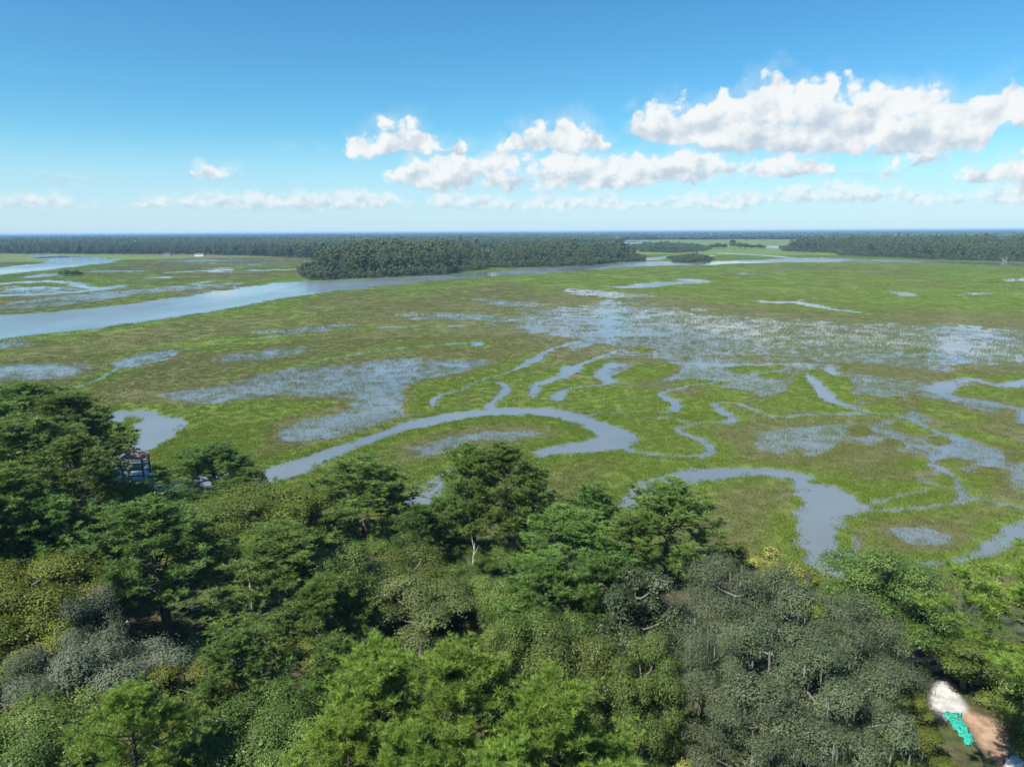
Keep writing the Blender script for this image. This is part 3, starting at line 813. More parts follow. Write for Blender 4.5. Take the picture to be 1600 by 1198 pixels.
def build_grass():
    protos = []
    for i in range(3): protos.append(grass_proto(f'clump_a{i}', 26, 1.0, 1.0, 0.036, i))
    for i in range(3): protos.append(grass_proto(f'clump_b{i}', 50, 2.5, 1.0, 0.062, 10 + i))
    for i in range(2): protos.append(grass_proto(f'clump_c{i}', 70, 7.0, 1.0, 0.14, 20 + i))
    for i in range(2): protos.append(grass_proto(f'clump_d{i}', 26, 1.5, 1.0, 0.026, 30 + i))
    for i in range(2): protos.append(grass_proto(f'clump_e{i}', 40, 3.6, 1.0, 0.055, 40 + i))
    allP, allA = [], dict(size=[], turn=[], pick=[], green=[], rnd=[])
    A0 = math.radians(41)
    for (r0, r1, dens, kind, hs, wdens) in [(84, 190, 1.9, 0, 1.0, .42), (190, 330, 0.85, 0, 1.15, .36), (330, 620, 0.13, 1, 1.1, 0.085), (620, 1500, 0.022, 2, 1.25, 0.03)]:
        n = int(A0 * (r1 * r1 - r0 * r0) * dens)
        R = np.sqrt(rng.uniform(r0 * r0, r1 * r1, n)); A = rng.uniform(-A0, A0, n)
        x, y = np.sin(A) * R, np.cos(A) * R
        s, wet, up = fields(x, y)
        z = ground_z(s, wet, up, x, y)
        lev = np.exp(-np.clip(s, 0, 1e6) / np.clip(R * 0.030, 4, 30))
        green = np.clip(0.20 + 0.95 * lev ** .8 + 1.3 * (fbm(x, y * .5, 75, 4, 33) - 0.5) - 0.75 * smooth(wet, .05, .5) + 1.6 * np.clip(-wet, 0, .3) + 0.55 * smooth(R, 380, 620) * smooth(x / R, -0.25, 0.15), 0, 1.1)
        thin = (wet > 0.12) & (up < 1.5) & (s > -0.25)
        p = (1 - wet) ** 3 * (up < 5.0) * (s > -0.25)
        p = np.where((s <= -0.25) & (s > -1.6), 0.05, p)      # a few tufts stand out in the shallows along the banks
        m = rng.uniform(0, 1, n) < p
        if True:
            nw = int(A0 * (r1 * r1 - r0 * r0) * wdens)
            Rw = np.sqrt(rng.uniform(r0 * r0, r1 * r1, nw)); Aw = rng.uniform(-A0, A0, nw)
            xw, yw = np.sin(Aw) * Rw, np.cos(Aw) * Rw
            sw, ww_, uw = fields(xw, yw)
            cl = fbm(xw, yw * .7, np.clip(Rw * .06, 9, 40), 3, 55)
            pw = (ww_ > .12) * (uw < 1.5) * (sw > -.25) * np.clip(1.9 * (1 - ww_), 0, 1) * np.clip(.15 + 2.6 * (cl - .25), .05, 1.6)
            mw = rng.uniform(0, 1, nw) < pw
            k = int(mw.sum())
            zb = np.full(k, -.06)
            hh = hs * rng.uniform(.5, .95, k)
            w_ = rng.uniform(.8, 1.3, k)
            allP.append(np.stack([xw[mw], yw[mw], zb], 1))
            allA['size'].append(np.stack([w_, w_, hh], 1)); allA['turn'].append(rng.uniform(0, 6.28, k))
            allA['pick'].append(rng.integers(0, 2, k) + (8 if r1 < 400 else 10) + .1)
            allA['green'].append(np.clip(.42 + .5 * (fbm(xw[mw], yw[mw], 60, 2, 31) - .5), 0, 1)); allA['rnd'].append(rng.uniform(.4, 1, k))
        x, y, z, lev, green, wet = x[m], y[m], z[m], lev[m], green[m], wet[m]
        k = len(x)
        zb = np.maximum(z, -0.05)
        hh = hs * (0.36 + 0.16 * lev) * rng.uniform(0.75, 1.25, k) * (1 - 0.2 * wet)
        ww = rng.uniform(0.8, 1.25, k) * (1 - 0.45 * smooth(wet, 0.3, 0.8) * (kind < 2))
        allP.append(np.stack([x, y, zb], 1))
        allA['size'].append(np.stack([ww, ww, hh], 1))
        allA['turn'].append(rng.uniform(0, 6.28, k))
        allA['pick'].append(rng.integers(0, 2 if kind == 2 else 3, k) + 3 * kind + 0.1)
        allA['green'].append(green); allA['rnd'].append(rng.uniform(0, 1, k))
    P = np.vstack(allP)
    print('grass clumps', len(P))
    stuff_instancer('marsh_grass', P, {k: np.concatenate(v) for k, v in allA.items()}, protos,
                    'green and olive cordgrass covering the tidal marsh', 'marsh grass')
build_grass()

# ------------------------------------------------------------------ trees
def leaves(P, N, ln, wd, r):
    """one pointed leaf (two triangles) at each point, facing about N"""
    n = len(P)
    N = N / (np.linalg.norm(N, axis=1)[:, None] + 1e-9)
    a = r.normal(0, 1, (n, 3)); a -= (a * N).sum(1)[:, None] * N
    a /= np.linalg.norm(a, axis=1)[:, None] + 1e-9
    b = np.cross(N, a)
    ln = ln * r.uniform(.7, 1.3, n)[:, None]; wd = wd * r.uniform(.7, 1.3, n)[:, None]
    V = np.stack([P - a * ln, P + b * wd, P + a * ln, P - b * wd], 1).reshape(-1, 3)
    Q = np.arange(n)[:, None] * 4 + np.array([[0, 1, 2, 3]])
    return V, Q

def needles(P, Dv, nn, ln, wd, r, spread=0.85):
    """tufts of thin needles"""
    n = len(P)
    P = np.repeat(P, nn, 0); Dv = np.repeat(Dv, nn, 0)
    d = Dv + r.normal(0, spread, (n * nn, 3)) * 0.75
    d /= np.linalg.norm(d, axis=1)[:, None] + 1e-9
    s = np.cross(d, r.normal(0, 1, (n * nn, 3))); s /= np.linalg.norm(s, axis=1)[:, None] + 1e-9
    L = ln * r.uniform(.65, 1.2, (n * nn, 1))
    V = np.stack([P - s * wd, P + s * wd, P + d * L], 1).reshape(-1, 3)
    T = np.arange(n * nn)[:, None] * 3 + np.array([[0, 1, 2]])
    v = np.repeat(np.clip(np.repeat(r.uniform(0, 1, n), nn) * .7 + r.uniform(0, .3, n * nn), 0, 1), 3)
    return V, T, v

def unit(v): return v / (np.linalg.norm(v) + 1e-9)

def pine_meshes(name, seed, h=17.0, cs=0.45, cr=3.6, limbs=36, twigs=8, tufts=5, nn=14, ln=0.34, wd=0.022, mat=None, forks=1):
    r = np.random.default_rng(seed)
    tr = MB()
    P_, D_ = [], []
    for f in range(forks):
        k = 9
        t = np.linspace(0, 1, k)
        wob = np.cumsum(r.normal(0, 0.10, (k, 2)), 0) * np.linspace(0, 1, k)[:, None]
        base = r.normal(0, 0.0 if forks == 1 else 0.9, 2)
        ff = 1.0 if f == 0 else r.uniform(.78, .95)
        path = np.stack([wob[:, 0] + base[0] * (1 + t * 1.4), wob[:, 1] + base[1] * (1 + t * 1.4), t * h * 0.97 * ff - 0.3], 1)
        tr.tube(path, 0.26 * (1 - t * 0.86) * (h / 17), 7)
        for i in range(limbs):
            tau = ((i + r.uniform(0, 1)) / limbs) ** 0.92
            zt = cs + (1 - cs) * tau
            p0 = np.array([np.interp(zt, t, path[:, j]) for j in range(3)])
            L = cr * (0.40 + 0.60 * math.sin(math.pi * min(tau * 0.80 + 0.16, 1))) * (1 - 0.45 * tau ** 3) * r.uniform(.6, 1.15)
            az = i * 2.39996 + r.normal(0, .35)
            e0 = math.radians(4 + 50 * tau + r.normal(0, 12))
            d = np.array([math.cos(az) * math.cos(e0), math.sin(az) * math.cos(e0), math.sin(e0)])
            u = np.linspace(0, 1, 5)
            lp = p0 + d * (L * u)[:, None] + np.array([0, 0, 1.0]) * (0.30 * L * u ** 2)[:, None] + np.cumsum(r.normal(0, .05, (5, 3)), 0) * L * .25
            tr.tube(lp, (0.065 - 0.047 * u) * (0.6 + L / cr * .6), 4, cap=False)
            for q in range(twigs):
                s = r.uniform(0.30, 1.0) ** 0.8
                c = np.array([np.interp(s, u, lp[:, j]) for j in range(3)])
                td = unit(d * 0.6 + r.normal(0, .6, 3) + np.array([0, 0, .62]))
                tl = r.uniform(.5, 1.35) * (0.5 + 0.5 * L / cr)
                if q < 4: tr.tube(np.array([c, c + td * tl]), [0.018, 0.008], 3, cap=False)
                w = np.sqrt(r.uniform(0.15, 1, tufts))[:, None]
                P_.append(c + td * tl * w + r.normal(0, .10, (tufts, 3)))
                D_.append(np.tile(unit(td * .5 + np.array([0, 0, .75])), (tufts, 1)) * 1.25 + r.normal(0, .28, (tufts, 3)))
    P_, D_ = np.vstack(P_), np.vstack(D_)
    V, T, v = needles(P_, D_, nn, ln, wd, r)
    crown = mesh_np(name + '_crown', V, T, mat or M_pine, False, dict(v=v))
    return [('trunk', tr.mesh(name + '_trunk', M_bark, True)), ('crown', crown)], float(np.percentile(V[:, 2], 99.7)), float(np.percentile(np.hypot(V[:, 0], V[:, 1]), 96))

def broad_meshes(name, seed, h=11.0, rx=4.5, rz=3.6, blobs=60, per=240, ll=0.15, lw=0.075, mat=None, bark=None, moss=0, flat=0.72, low=-0.35, brad=0.30, stems=1):
    r = np.random.default_rng(seed)
    zc = h - rz * 0.98
    nbough = max(6, blobs // 6)
    d = r.normal(0, 1, (nbough * 6, 3)); d /= np.linalg.norm(d, axis=1)[:, None]
    d = d[d[:, 2] > low]
    pick = [0]                       # spread the boughs apart
    for _ in range(min(nbough, len(d)) - 1):
        dm = np.min(((d[:, None] - d[pick][None]) ** 2).sum(-1), axis=1)
        pick.append(int(np.argmax(dm * r.uniform(.6, 1, len(d)))))
    d = d[pick]
    ext = np.array([rx, rx, rz])
    C, B0, OWN = [], [], []
    for q in d:
        c0 = q * ext * r.uniform(.56, .80)
        B0.append(c0 + np.array([0, 0, zc]))
        for _ in range(blobs // len(d) + 1):
            OWN.append(len(B0) - 1)
            C.append(c0 + (unit(r.normal(0, 1, 3) + q * .7)) * ext * r.uniform(.08, .26))
    C += [r.normal(0, .25, 3) * ext for _ in range(max(3, blobs // 10))]
    OWN = np.array(OWN + [-1] * (len(C) - len(OWN)))
    C = np.array(C) + np.array([0, 0, zc])
    BR = brad * rx * r.uniform(.5, 1.0, len(C))
    tr = MB()
    fork = max(zc - rz * 0.65, h * 0.18)
    for sidx in range(stems):
        b0 = r.normal(0, 0.0 if stems == 1 else 0.5, 2)
        lean = r.normal(0, .3, 2)
        tp = np.array([[b0[0], b0[1], -0.3], [b0[0] + lean[0] * .4, b0[1] + lean[1] * .4, fork * .5], [lean[0], lean[1], fork]])
        tr.tube(spline(tp, 3), np.linspace(0.30, 0.22, 7) * (h / 11) / math.sqrt(stems), 7)
    ztop = zc + rz * .45
    if stems == 1:
        tr.tube(np.array([[lean[0], lean[1], fork - .05], [lean[0] * .6, lean[1] * .6, (fork + ztop) / 2], [0, 0, ztop]]), np.array([.22, .14, .05]) * (h / 11), 6)
    for bi, c0 in enumerate(B0):
        za = float(np.clip(c0[2] - .55 * math.hypot(c0[0], c0[1]), fork * .8, ztop))
        a = np.array([lean[0] * .7, lean[1] * .7, za])
        mid = a * .5 + c0 * .5 + np.array([0, 0, -.06 * rz]) + r.normal(0, .12, 3)
        tr.tube(spline(np.array([a, mid, c0]), 3), np.linspace(0.10, 0.045, 7) * (h / 11), 5, cap=False)
        for c in C[OWN == bi]:
            tr.tube(np.array([c0, (c0 + c) / 2 + r.normal(0, .06, 3), c]), np.array([.04, .03, .012]) * (h / 11), 3, cap=False)
    PP, NN, vv = [], [], []
    for c, br in zip(C, BR):
        n = int(per * 3.1 * (br / (brad * rx)) ** 2)
        q = r.normal(0, 1, (n, 3)); q /= np.linalg.norm(q, axis=1)[:, None]
        rr = r.uniform(0.25, 1, (n, 1)) ** 0.45
        rr = rr * np.where(r.uniform(0, 1, (n, 1)) < .35, 1 + np.abs(r.normal(0, .30, (n, 1))), 1.0)
        p = c + q * rr * br * np.array([1, 1, flat]) * (1 + .22 * np.sin(q[:, :1] * 7 + c[0]) * np.cos(q[:, 1:2] * 6 + c[1]))
        PP.append(p); NN.append(q * .9 + np.array([0, 0, .55]) + r.normal(0, .36, (n, 3)))
        vv.append(np.clip(.12 + r.uniform(0, 1) * .48 + r.uniform(0, .4, n), 0, 1))
    PP, NN, vv = np.vstack(PP), np.vstack(NN), np.concatenate(vv)
    V, Q = leaves(PP, NN, ll * .78, lw * .78, r)
    h, rx = float(np.percentile(V[:, 2], 99.8)), float(np.percentile(np.hypot(V[:, 0], V[:, 1]), 97))
    parts = [('trunk', tr.mesh(name + '_trunk', bark or M_bark2, True)), ('crown', mesh_np(name + '_crown', V, Q, mat or M_leaf, False, dict(v=np.repeat(vv, 4))))]
    if moss:
        ci = r.integers(0, len(C), moss)
        q = r.normal(0, .6, (moss, 3))
        top = C[ci] + q * BR[ci][:, None] * np.array([1, 1, .3]) - np.array([0, 0, .2])
        L = r.uniform(.4, 1.0, moss)[:, None] * r.choice([.7, 1.0, 1.7], moss)[:, None]
        w = r.normal(0, 1, (moss, 3)); w[:, 2] = 0; w /= np.linalg.norm(w, axis=1)[:, None]
        w *= r.uniform(.03, .09, (moss, 1))
        dn = np.array([0, 0, -1.0])
        V = np.stack([top - w * .5, top + w * .5, top + dn * L * .5 + w, top + dn * L * .5 - w, top + dn * L + w * .1], 1).reshape(-1, 3)
        k = np.arange(moss)[:, None] * 5
        parts.append(('hanging_moss', mesh_np(name + '_moss', V, [k + np.array([[0, 1, 2, 3]]), k + np.array([[3, 2, 4]])], M_moss, False, dict(v=np.repeat(r.uniform(0, 1, moss), 5)))))
    return parts, h, rx

KIND = {}
for i, s in enumerate((1, 2, 3)):
    KIND[f'pine{i}'] = pine_meshes(f'pine{i}', s, 17, 0.30 + .05 * i, 3.4, 56, 12, 6, 12, 0.35, 0.028)
KIND['pinetall'] = pine_meshes('pinetall', 8, 20, 0.36, 3.8, 62, 12, 6, 12, 0.36, 0.028)
for i, s in enumerate((21, 22)):
    KIND[f'pinenear{i}'] = pine_meshes(f'pinenear{i}', s, 18, 0.30, 3.9, 70, 14, 7, 15, 0.31, 0.016, M_pine_bright)
for i, s in enumerate((31, 32)):
    KIND[f'broad{i}'] = broad_meshes(f'broad{i}', s, 10, 4.2, 3.8, 62, 250, 0.11, 0.058, M_leaf)
KIND['olive0'] = broad_meshes('olive0', 41, 11, 5.0, 3.4, 64, 260, 0.115, 0.06, M_olive, flat=.5)
KIND['olive1'] = broad_meshes('olive1', 42, 9, 3.6, 3.2, 50, 240, 0.11, 0.056, M_olive, flat=.55)
KIND['light'] = broad_meshes('light', 43, 9, 4.0, 3.0, 60, 230, 0.10, 0.05, M_light, flat=.55)
KIND['pinehigh'] = pine_meshes('pinehigh', 23, 26, 0.70, 4.6, 46, 15, 8, 15, 0.34, 0.018, M_pine_bright)
KIND['oak0'] = broad_meshes('oak0', 51, 13, 6.4, 5.4, 72, 300, 0.105, 0.045, M_oak, moss=420, brad=.22)
KIND['oak1'] = broad_meshes('oak1', 52, 12, 5.4, 5.2, 62, 300, 0.105, 0.045, M_oak, moss=420, brad=.23)
KIND['magnolia'] = broad_meshes('magnolia', 61, 13, 3.6, 6.2, 80, 190, 0.17, 0.085, M_magn, low=-.9)
KIND['round'] = broad_meshes('round', 63, 13, 4.0, 5.6, 120, 240, 0.11, 0.055, M_leaf, low=-.8)
KIND['grey'] = broad_meshes('grey', 71, 9, 4.2, 3.6, 55, 230, 0.12, 0.040, M_grey, moss=300, brad=.30)
KIND['shrub0'] = broad_meshes('shrub0', 81, 3.6, 2.3, 1.9, 26, 150, 0.12, 0.055, M_leaf, low=-.7, brad=.36, stems=3)
KIND['shrub1'] = broad_meshes('shrub1', 82, 3.2, 2.2, 1.7, 26, 150, 0.12, 0.055, M_olive, low=-.7, brad=.36, stems=3)
KIND['shrubgrey'] = broad_meshes('shrubgrey', 83, 3.6, 2.6, 2.0, 26, 130, 0.12, 0.016, M_grey, low=-.7, brad=.36, stems=3)
KIND['shrubyellow'] = broad_meshes('shrubyellow', 84, 3.6, 2.0, 1.7, 22, 150, 0.13, 0.06, M_yellow, low=-.7, brad=.36, stems=3)

def plant(kind, name, x, y, h, w=None, label=None, cat='tree', group=None, rz=None, z=None):
    parts, ph, pr = KIND[kind]
    if z is None: z = max(zg(x, y), 0.0)
    e = empty(name, (x, y, z - 0.05), random.uniform(0, 6.28) if rz is None else rz)
    sz = h / ph
    sx = (w / (2 * pr)) if w else sz
    e.scale = (sx, sx * random.uniform(.94, 1.06), sz)
    for nm, me in parts:
        o = obj(nm, me, e)
        if nm == 'hanging_moss': o['kind'] = 'stuff'
    tag(e, label, cat, group)
    return e

def tree(kind, px, py, h, wpx=None, label=None, name=None, group=None, cat='tree'):
    """px, py: where the top of the tree shows in the photograph; h its height in metres"""
    zt = 1.5 + h
    x, y = at(px, py, zt)
    D = math.sqrt(x * x + y * y + (CAM_H - zt) ** 2)
    w = wpx * D / F * 1.02 if wpx else None
    nm = name or ('pine_tree' if kind.startswith('pine') else 'live_oak_tree' if kind.startswith('oak') else 'magnolia_tree' if kind == 'magnolia' else 'shrub' if kind.startswith('shrub') else 'broadleaf_tree')
    return plant(kind, nm, x, y, h, w, label, cat, group)

for k, px, py, h, w, l in [('pinetall', 18, 588, 22, 150, 'highest dark pine of the crowded clump by the dock walkway'), ('pine0', 98, 610, 20.5, 135, 'tall dark pine at the water end of the clump by the dock'),
                        ('pine1', 45, 652, 21, 150, 'dense dark pine just in front of the highest pine by the dock'), ('pine2', 128, 640, 16, 75, 'narrow pine nearest the pond beside the dock roof'),
                        ('pine0', -45, 630, 22, 160, 'dark pine of the shore clump farthest from the dock'), ('pine1', 5, 725, 20, 150, 'deeply shaded pine behind the yellow-green layered trees'),
                        ('pine2', 62, 780, 16, 130, 'lower shaded pine between the dock clump and the yellow-green layered trees'), ('pine0', -60, 760, 19, 150, 'shaded pine at the landward edge of the dock clump'),
                        ('pine2', -5, 800, 15, 120, 'low dark pine right behind the tallest yellow-green layered tree'), ('pine1', 130, 800, 13, 120, 'low dark pine beneath the rounded pine that hides the walkway')]:
    tree(k, px, py, h, w, l, group='pines beside the dock')
tree('pinetall', 98, 686, 20, 150, 'rounded full-crowned pine standing in front of the dock walkway')
tree('pine2', 195, 800, 12, 90, 'narrow pine below the dock head, next to the slender bare-trunked pine')
tree('pine1', 240, 786, 17, 180, 'slender light green pine with long bare trunk rising over the curved grey edging')
tree('pine0', 326, 693, 12.5, 140, 'short spreading dark pine at the waterline between the dock and the creek mouth')
tree('pine2', 382, 728, 9, 75, 'small pine leaning out of the shore next to the creek mouth')
for k, px, py, h, w, l in [('olive0', 385, 766, 11.5, 190, 'widest flat-topped yellow-green oak in the canopy behind the slender pine'), ('olive1', 452, 776, 10, 110, 'yellow-green oak between the widest flat-topped oak and the creek'), ('olive0', 318, 806, 11, 140, 'yellow-green oak right beside the slender bare-trunked pine')]:
    tree(k, px, py, h, w, l, group='yellow-green oaks behind the slender pine')
tree('pine0', 440, 824, 15, 200, 'broad pine in front of the yellow-green oak canopy')
tree('broad0', 520, 856, 12, 130, 'dark green leafy tree between the broad pine and the pine with pale broken branches')
tree('pine1', 566, 706, 14.5, 185, 'wide pine with pale broken lower branches above the creek')
tree('pine2', 652, 788, 11, 85, 'small upright pine by the narrow creek inlet')
tree('pine0', 505, 905, 12, 130, 'shaded pine under the broad pine')
tree('pine0', 738, 692, 18, 125, 'big dense pine of the tight trio standing by the narrow creek inlet')
tree('pinetall', 795, 690, 18.5, 140, 'tallest pine of the tight trio standing out against the marsh')
tree('pine1', 832, 728, 15.5, 100, 'shortest pine of the tight trio standing out against the marsh')
tree('pine1', 930, 741, 13, 95, 'thin-crowned pine with open branches in front of the marsh')
tree('pine0', 893, 797, 14, 190, 'bushy pine just in front of the thin-crowned pine')
tree('pine2', 1050, 750, 14, 175, 'pine with spreading layered limbs beside the broad lower creek')
tree('pine1', 985, 800, 11, 80, 'small pine squeezed beside the pine with layered limbs')
tree('pine2', 855, 872, 12.5, 150, 'low pine in front of the bushy pine')
tree('pine1', 945, 862, 13, 120, 'shaded pine beside the dark magnolia')
for k, px, py, h, w, l in [('broad0', 640, 868, 8, 150, 'bright green leafy tree behind the domed pale green tree'), ('broad1', 715, 884, 7, 100, 'small leafy tree in front of the pine trio'),
                        ('broad0', 590, 888, 9, 110, 'leafy tree between the shaded pine and the domed pale green tree'), ('broad1', 765, 898, 8, 90, 'small leafy tree beside the grey dead tree in the gap'),
                        ('broad0', 812, 912, 9, 110, 'leafy tree at the foot of the low pine'), ('broad1', 848, 950, 10, 160, 'spreading bright green tree behind the rounded foreground pine'),
                        ('broad0', 892, 992, 11, 150, 'bright green tree between the spreading tree and the magnolia'), ('broad1', 775, 985, 9, 110, 'leafy tree directly behind the domed foreground pine'),
                        ('broad0', 950, 1040, 10, 120, 'leafy tree between the rounded foreground pine and the very dark tree')]:
    tree(k, px, py, h, w, l, group='small leafy trees in the middle of the wood')
tree('pine2', 700, 772, 11, 85, 'light green young pine between the small upright pine and the pine trio')
for k, px, py, h, w in [('broad1', 705, 836, 5, 85), ('broad0', 800, 838, 5, 95), ('broad1', 862, 842, 5, 80), ('broad0', 610, 822, 5, 90), ('broad1', 520, 800, 5, 90), ('broad0', 1000, 868, 4, 70), ('broad1', 1075, 862, 4, 90), ('broad0', 760, 846, 4.5, 80), ('broad0', 460, 806, 5, 80)]:
    tree(k, px, py, h, w, 'low leafy bush along the line where the wood meets the marsh', 'marsh_edge_bush', 'bushes at the marsh edge', 'bush')
tree('light', 655, 908, 9.5, 180, 'domed pale green tree with twiggy underside in the middle of the wood')
tree('magnolia', 1003, 893, 13.5, 125, 'tall dark glossy-leaved magnolia beside the grey mossy oaks')
tree('round', 1010, 1000, 13, 110, 'very dark leafy tree in front of the magnolia')
for k, px, py, h, w, l in [('oak0', 1150, 884, 14, 215, 'tall grey-green live oak next to the magnolia, reaching the marsh edge'), ('oak1', 1250, 897, 13.5, 200, 'grey-green live oak in front of the yellowing bush'),
                        ('oak0', 1335, 960, 12, 185, 'grey-green live oak between the round-headed tree and the shed'), ('oak1', 1205, 985, 13, 225, 'broadest mossy live oak in the middle of the grey-green grove'),
                        ('oak0', 1108, 985, 13.5, 150, 'mossy live oak pressed against the very dark leafy tree'), ('oak1', 1300, 1045, 11.5, 200, 'rounded mossy live oak on the white-sand side of the grove'),
                        ('oak0', 1180, 1095, 10.5, 190, 'low mossy live oak at the foot of the grey-green grove'), ('oak1', 1355, 1085, 9, 120, 'small grey-green live oak beside the white sand'),
                        ('oak0', 1290, 1130, 9, 150, 'low mossy live oak below the rounded oak of the grove')]:
    tree(k, px, py, h, w, l, group='mossy live oaks')
tree('round', 1395, 852, 14, 155, 'round-headed dark green tree at the end of the broad lower creek')
tree('shrubyellow', 1214, 862, 4.5, 70, 'yellowing bush at the marsh edge behind the live oaks')
tree('shrubgrey', 1248, 872, 4, 50, 'grey leafless bush beside the yellowing bush')
tree('shrubgrey', 1478, 893, 5.5, 95, 'pale grey bare bush beside the round-headed tree', name='bare_bush')
tree('shrubgrey', 1520, 918, 5, 70, 'brownish grey bare bush between the pale bush and the bright pine', name='bare_bush')
tree('pinehigh', 1672, 846, 26.5, 265, 'vivid green pine with big needle tufts towering over the dirt path')
tree('broad1', 1520, 972, 7.5, 120, 'light green tree trailing moss over the white sand')
tree('round', 1662, 1010, 12, 125, 'leafy green tree on the far side of the dirt path')
tree('broad0', 1715, 1090, 10, 115, 'lower leafy tree beside the dirt path and lamp post')
tree('olive1', 1422, 1076, 6, 55, 'small yellow-green tree at the edge of the white sand')
tree('olive1', 1418, 1150, 4, 110, 'low dry yellowish bush beside the turquoise net', name='shrub', cat='shrub')
tree('broad1', 1380, 1150, 6, 130, 'low leafy tree between the live oaks and the turquoise net')
tree('shrub0', 1475, 990, 4, 90, 'shaded green tree behind the dark roof')
for k, px, py, h, w, l in [('pinenear0', 590, 1016, 19, 235, 'bright green pine of upright needle brushes in the foreground, next to the domed pine'),
                        ('pinenear1', 722, 1008, 20, 265, 'domed light green foreground pine between two bright pines'),
                        ('pinenear0', 872, 1064, 20, 250, 'rounded bright foreground pine in front of the dark magnolia'),
                        ('pinenear1', 655, 1140, 18, 210, 'lower foreground pine beneath the domed pine'),
                        ('pinenear0', 790, 1165, 18, 220, 'lowest foreground pine between the domed and the rounded pine'),
                        ('pinenear1', 535, 1120, 17, 180, 'foreground pine below the pine of upright needle brushes'),
                        ('pinenear1', 940, 1160, 16, 190, 'foreground pine at the foot of the rounded bright pine')]:
    tree(k, px, py, h, w, l)
tree('pine1', 535, 996, 14, 100, 'small dark pine behind the pine of upright needle brushes')
for k, px, py, h, w, l in [('olive0', 45, 884, 13, 185, 'tallest bright yellow-green tree with layered foliage, behind the grey twiggy trees'), ('olive1', 128, 896, 11, 100, 'small yellow-green layered tree overtopping the highest grey twiggy tree'), ('olive0', -30, 935, 12, 150, 'yellow-green layered tree farthest from the grey twiggy trees'), ('olive0', 40, 960, 10, 150, 'lower yellow-green layered tree in front of the tallest one')]:
    tree(k, px, py, h, w, l, group='yellow-green layered trees')
for k, px, py, h, w, l in [('grey', 118, 924, 11, 125, 'highest grey twiggy tree, next to the small yellow-green layered tree'), ('grey', 168, 1000, 10, 180, 'widest grey twiggy tree beside the curved grey edging'), ('grey', 95, 1005, 9.5, 120, 'grey twiggy tree beside the shaded mossy oak'), ('grey', 215, 1030, 8, 110, 'lowest grey twiggy tree behind the young vivid pine')]:
    tree(k, px, py, h, w, l, group='grey twiggy trees')
tree('oak1', 30, 1040, 9, 150, 'shaded mossy oak under the yellow-green layered trees')
tree('pinenear0', 190, 1072, 15, 160, 'young vivid green pine in front of the grey twiggy trees')
tree('pine1', 372, 985, 12, 130, 'ragged pine with a curved bare branch over the clearing')
for k, px, py, h, w, l in [('olive1', 300, 1055, 8, 150, 'yellowish low tree right beside the young vivid pine'), ('broad1', 425, 1068, 9, 150, 'green low tree in the middle of the thicket behind the foreground pines'), ('olive1', 470, 1010, 8, 110, 'yellowish low tree in front of the shaded pine'), ('broad0', 395, 1112, 9, 170, 'widest green low tree of the thicket beside the foreground pines'),
                        ('broad1', 320, 1140, 8, 150, 'green low tree in front of the yellowish tree beside the young pine'), ('broad0', 470, 1150, 9, 150, 'green low tree touching the foreground pine below the needle brushes'), ('olive1', 250, 1150, 7, 130, 'yellowish low tree at the foot of the young vivid pine')]:
    tree(k, px, py, h, w, l, group='thicket trees')
tree('broad1', 60, 1102, 9, 190, 'dull green tree beside the small patch of lawn and white fence')
tree('broad0', 10, 1150, 9, 150, 'dark leafy tree below the dull green tree')
tree('shrubyellow', 1060, 1150, 4, 80, 'bright yellow-green bush at the foot of the shaded live oaks')

def understory():
    n = 0
    r = random.Random(77)
    LBL = {'shrub0': ('low dark green shrub of the woodland understory', 'dark understory shrubs'),
           'shrub1': ('low yellow-green shrub of the woodland understory', 'yellow-green understory shrubs'),
           'shrubgrey': ('low grey twiggy shrub of the woodland understory', 'grey understory shrubs')}
    keep = [at(x, y, 1.5) for x, y in [(185, 985), (200, 960), (320, 945), (305, 1000), (1478, 1095), (1500, 1130), (1530, 1150), (1570, 1180), (1545, 1165), (1590, 1200), (1540, 1215), (1570, 1228), (1500, 1180), (1520, 1200), (1600, 1235), (1515, 1135), (1440, 1040), (95, 1185), (1075, 1140), (735, 935)]]
    tries = 0
    while n < 95 and tries < 3000:
        tries += 1
        px, py = r.uniform(-60, 1660), r.uniform(790, 1230)
        x, y = at(px, py, 1.5)
        s, wet, up = fields(np.array([x]), np.array([y]))
        if up[0] < 1.5: continue
        if min(math.hypot(x - k[0], y - k[1]) for k in keep) < 4.5: continue
        edge = up[0] < 8
        k = r.choice(['shrub0', 'shrub0', 'shrub1', 'shrubgrey'] if not edge else ['shrub0', 'shrub1', 'shrub1', 'shrubgrey'])
        keep.append(np.array([x, y])) if False else None
        h = r.uniform(1.8, 4.2)
        plant(k, 'shrub', x, y, h, r.uniform(1.1, 1.7) * h, LBL[k][0], 'shrub', LBL[k][1])
        n += 1
understory()


def far_mat():
    m, nt, out = new_mat('far_wood_foliage')
    v = nt.attr('v'); r = nt.attr('rnd', 'INSTANCER')
    a = nt.mix(v, rgba((0.046, 0.066, 0.030)), rgba((0.125, 0.150, 0.062)))
    b = nt.mix(v, rgba((0.036, 0.058, 0.030)), rgba((0.095, 0.128, 0.058)))
    c = nt.mix(r, a, b)
    d = nt.new('ShaderNodeBsdfDiffuse')
    nt.l.new(c, d.inputs[0]); nt.l.new(d.outputs[0], out.inputs['Surface'])
    return m
M_farwood = far_mat()

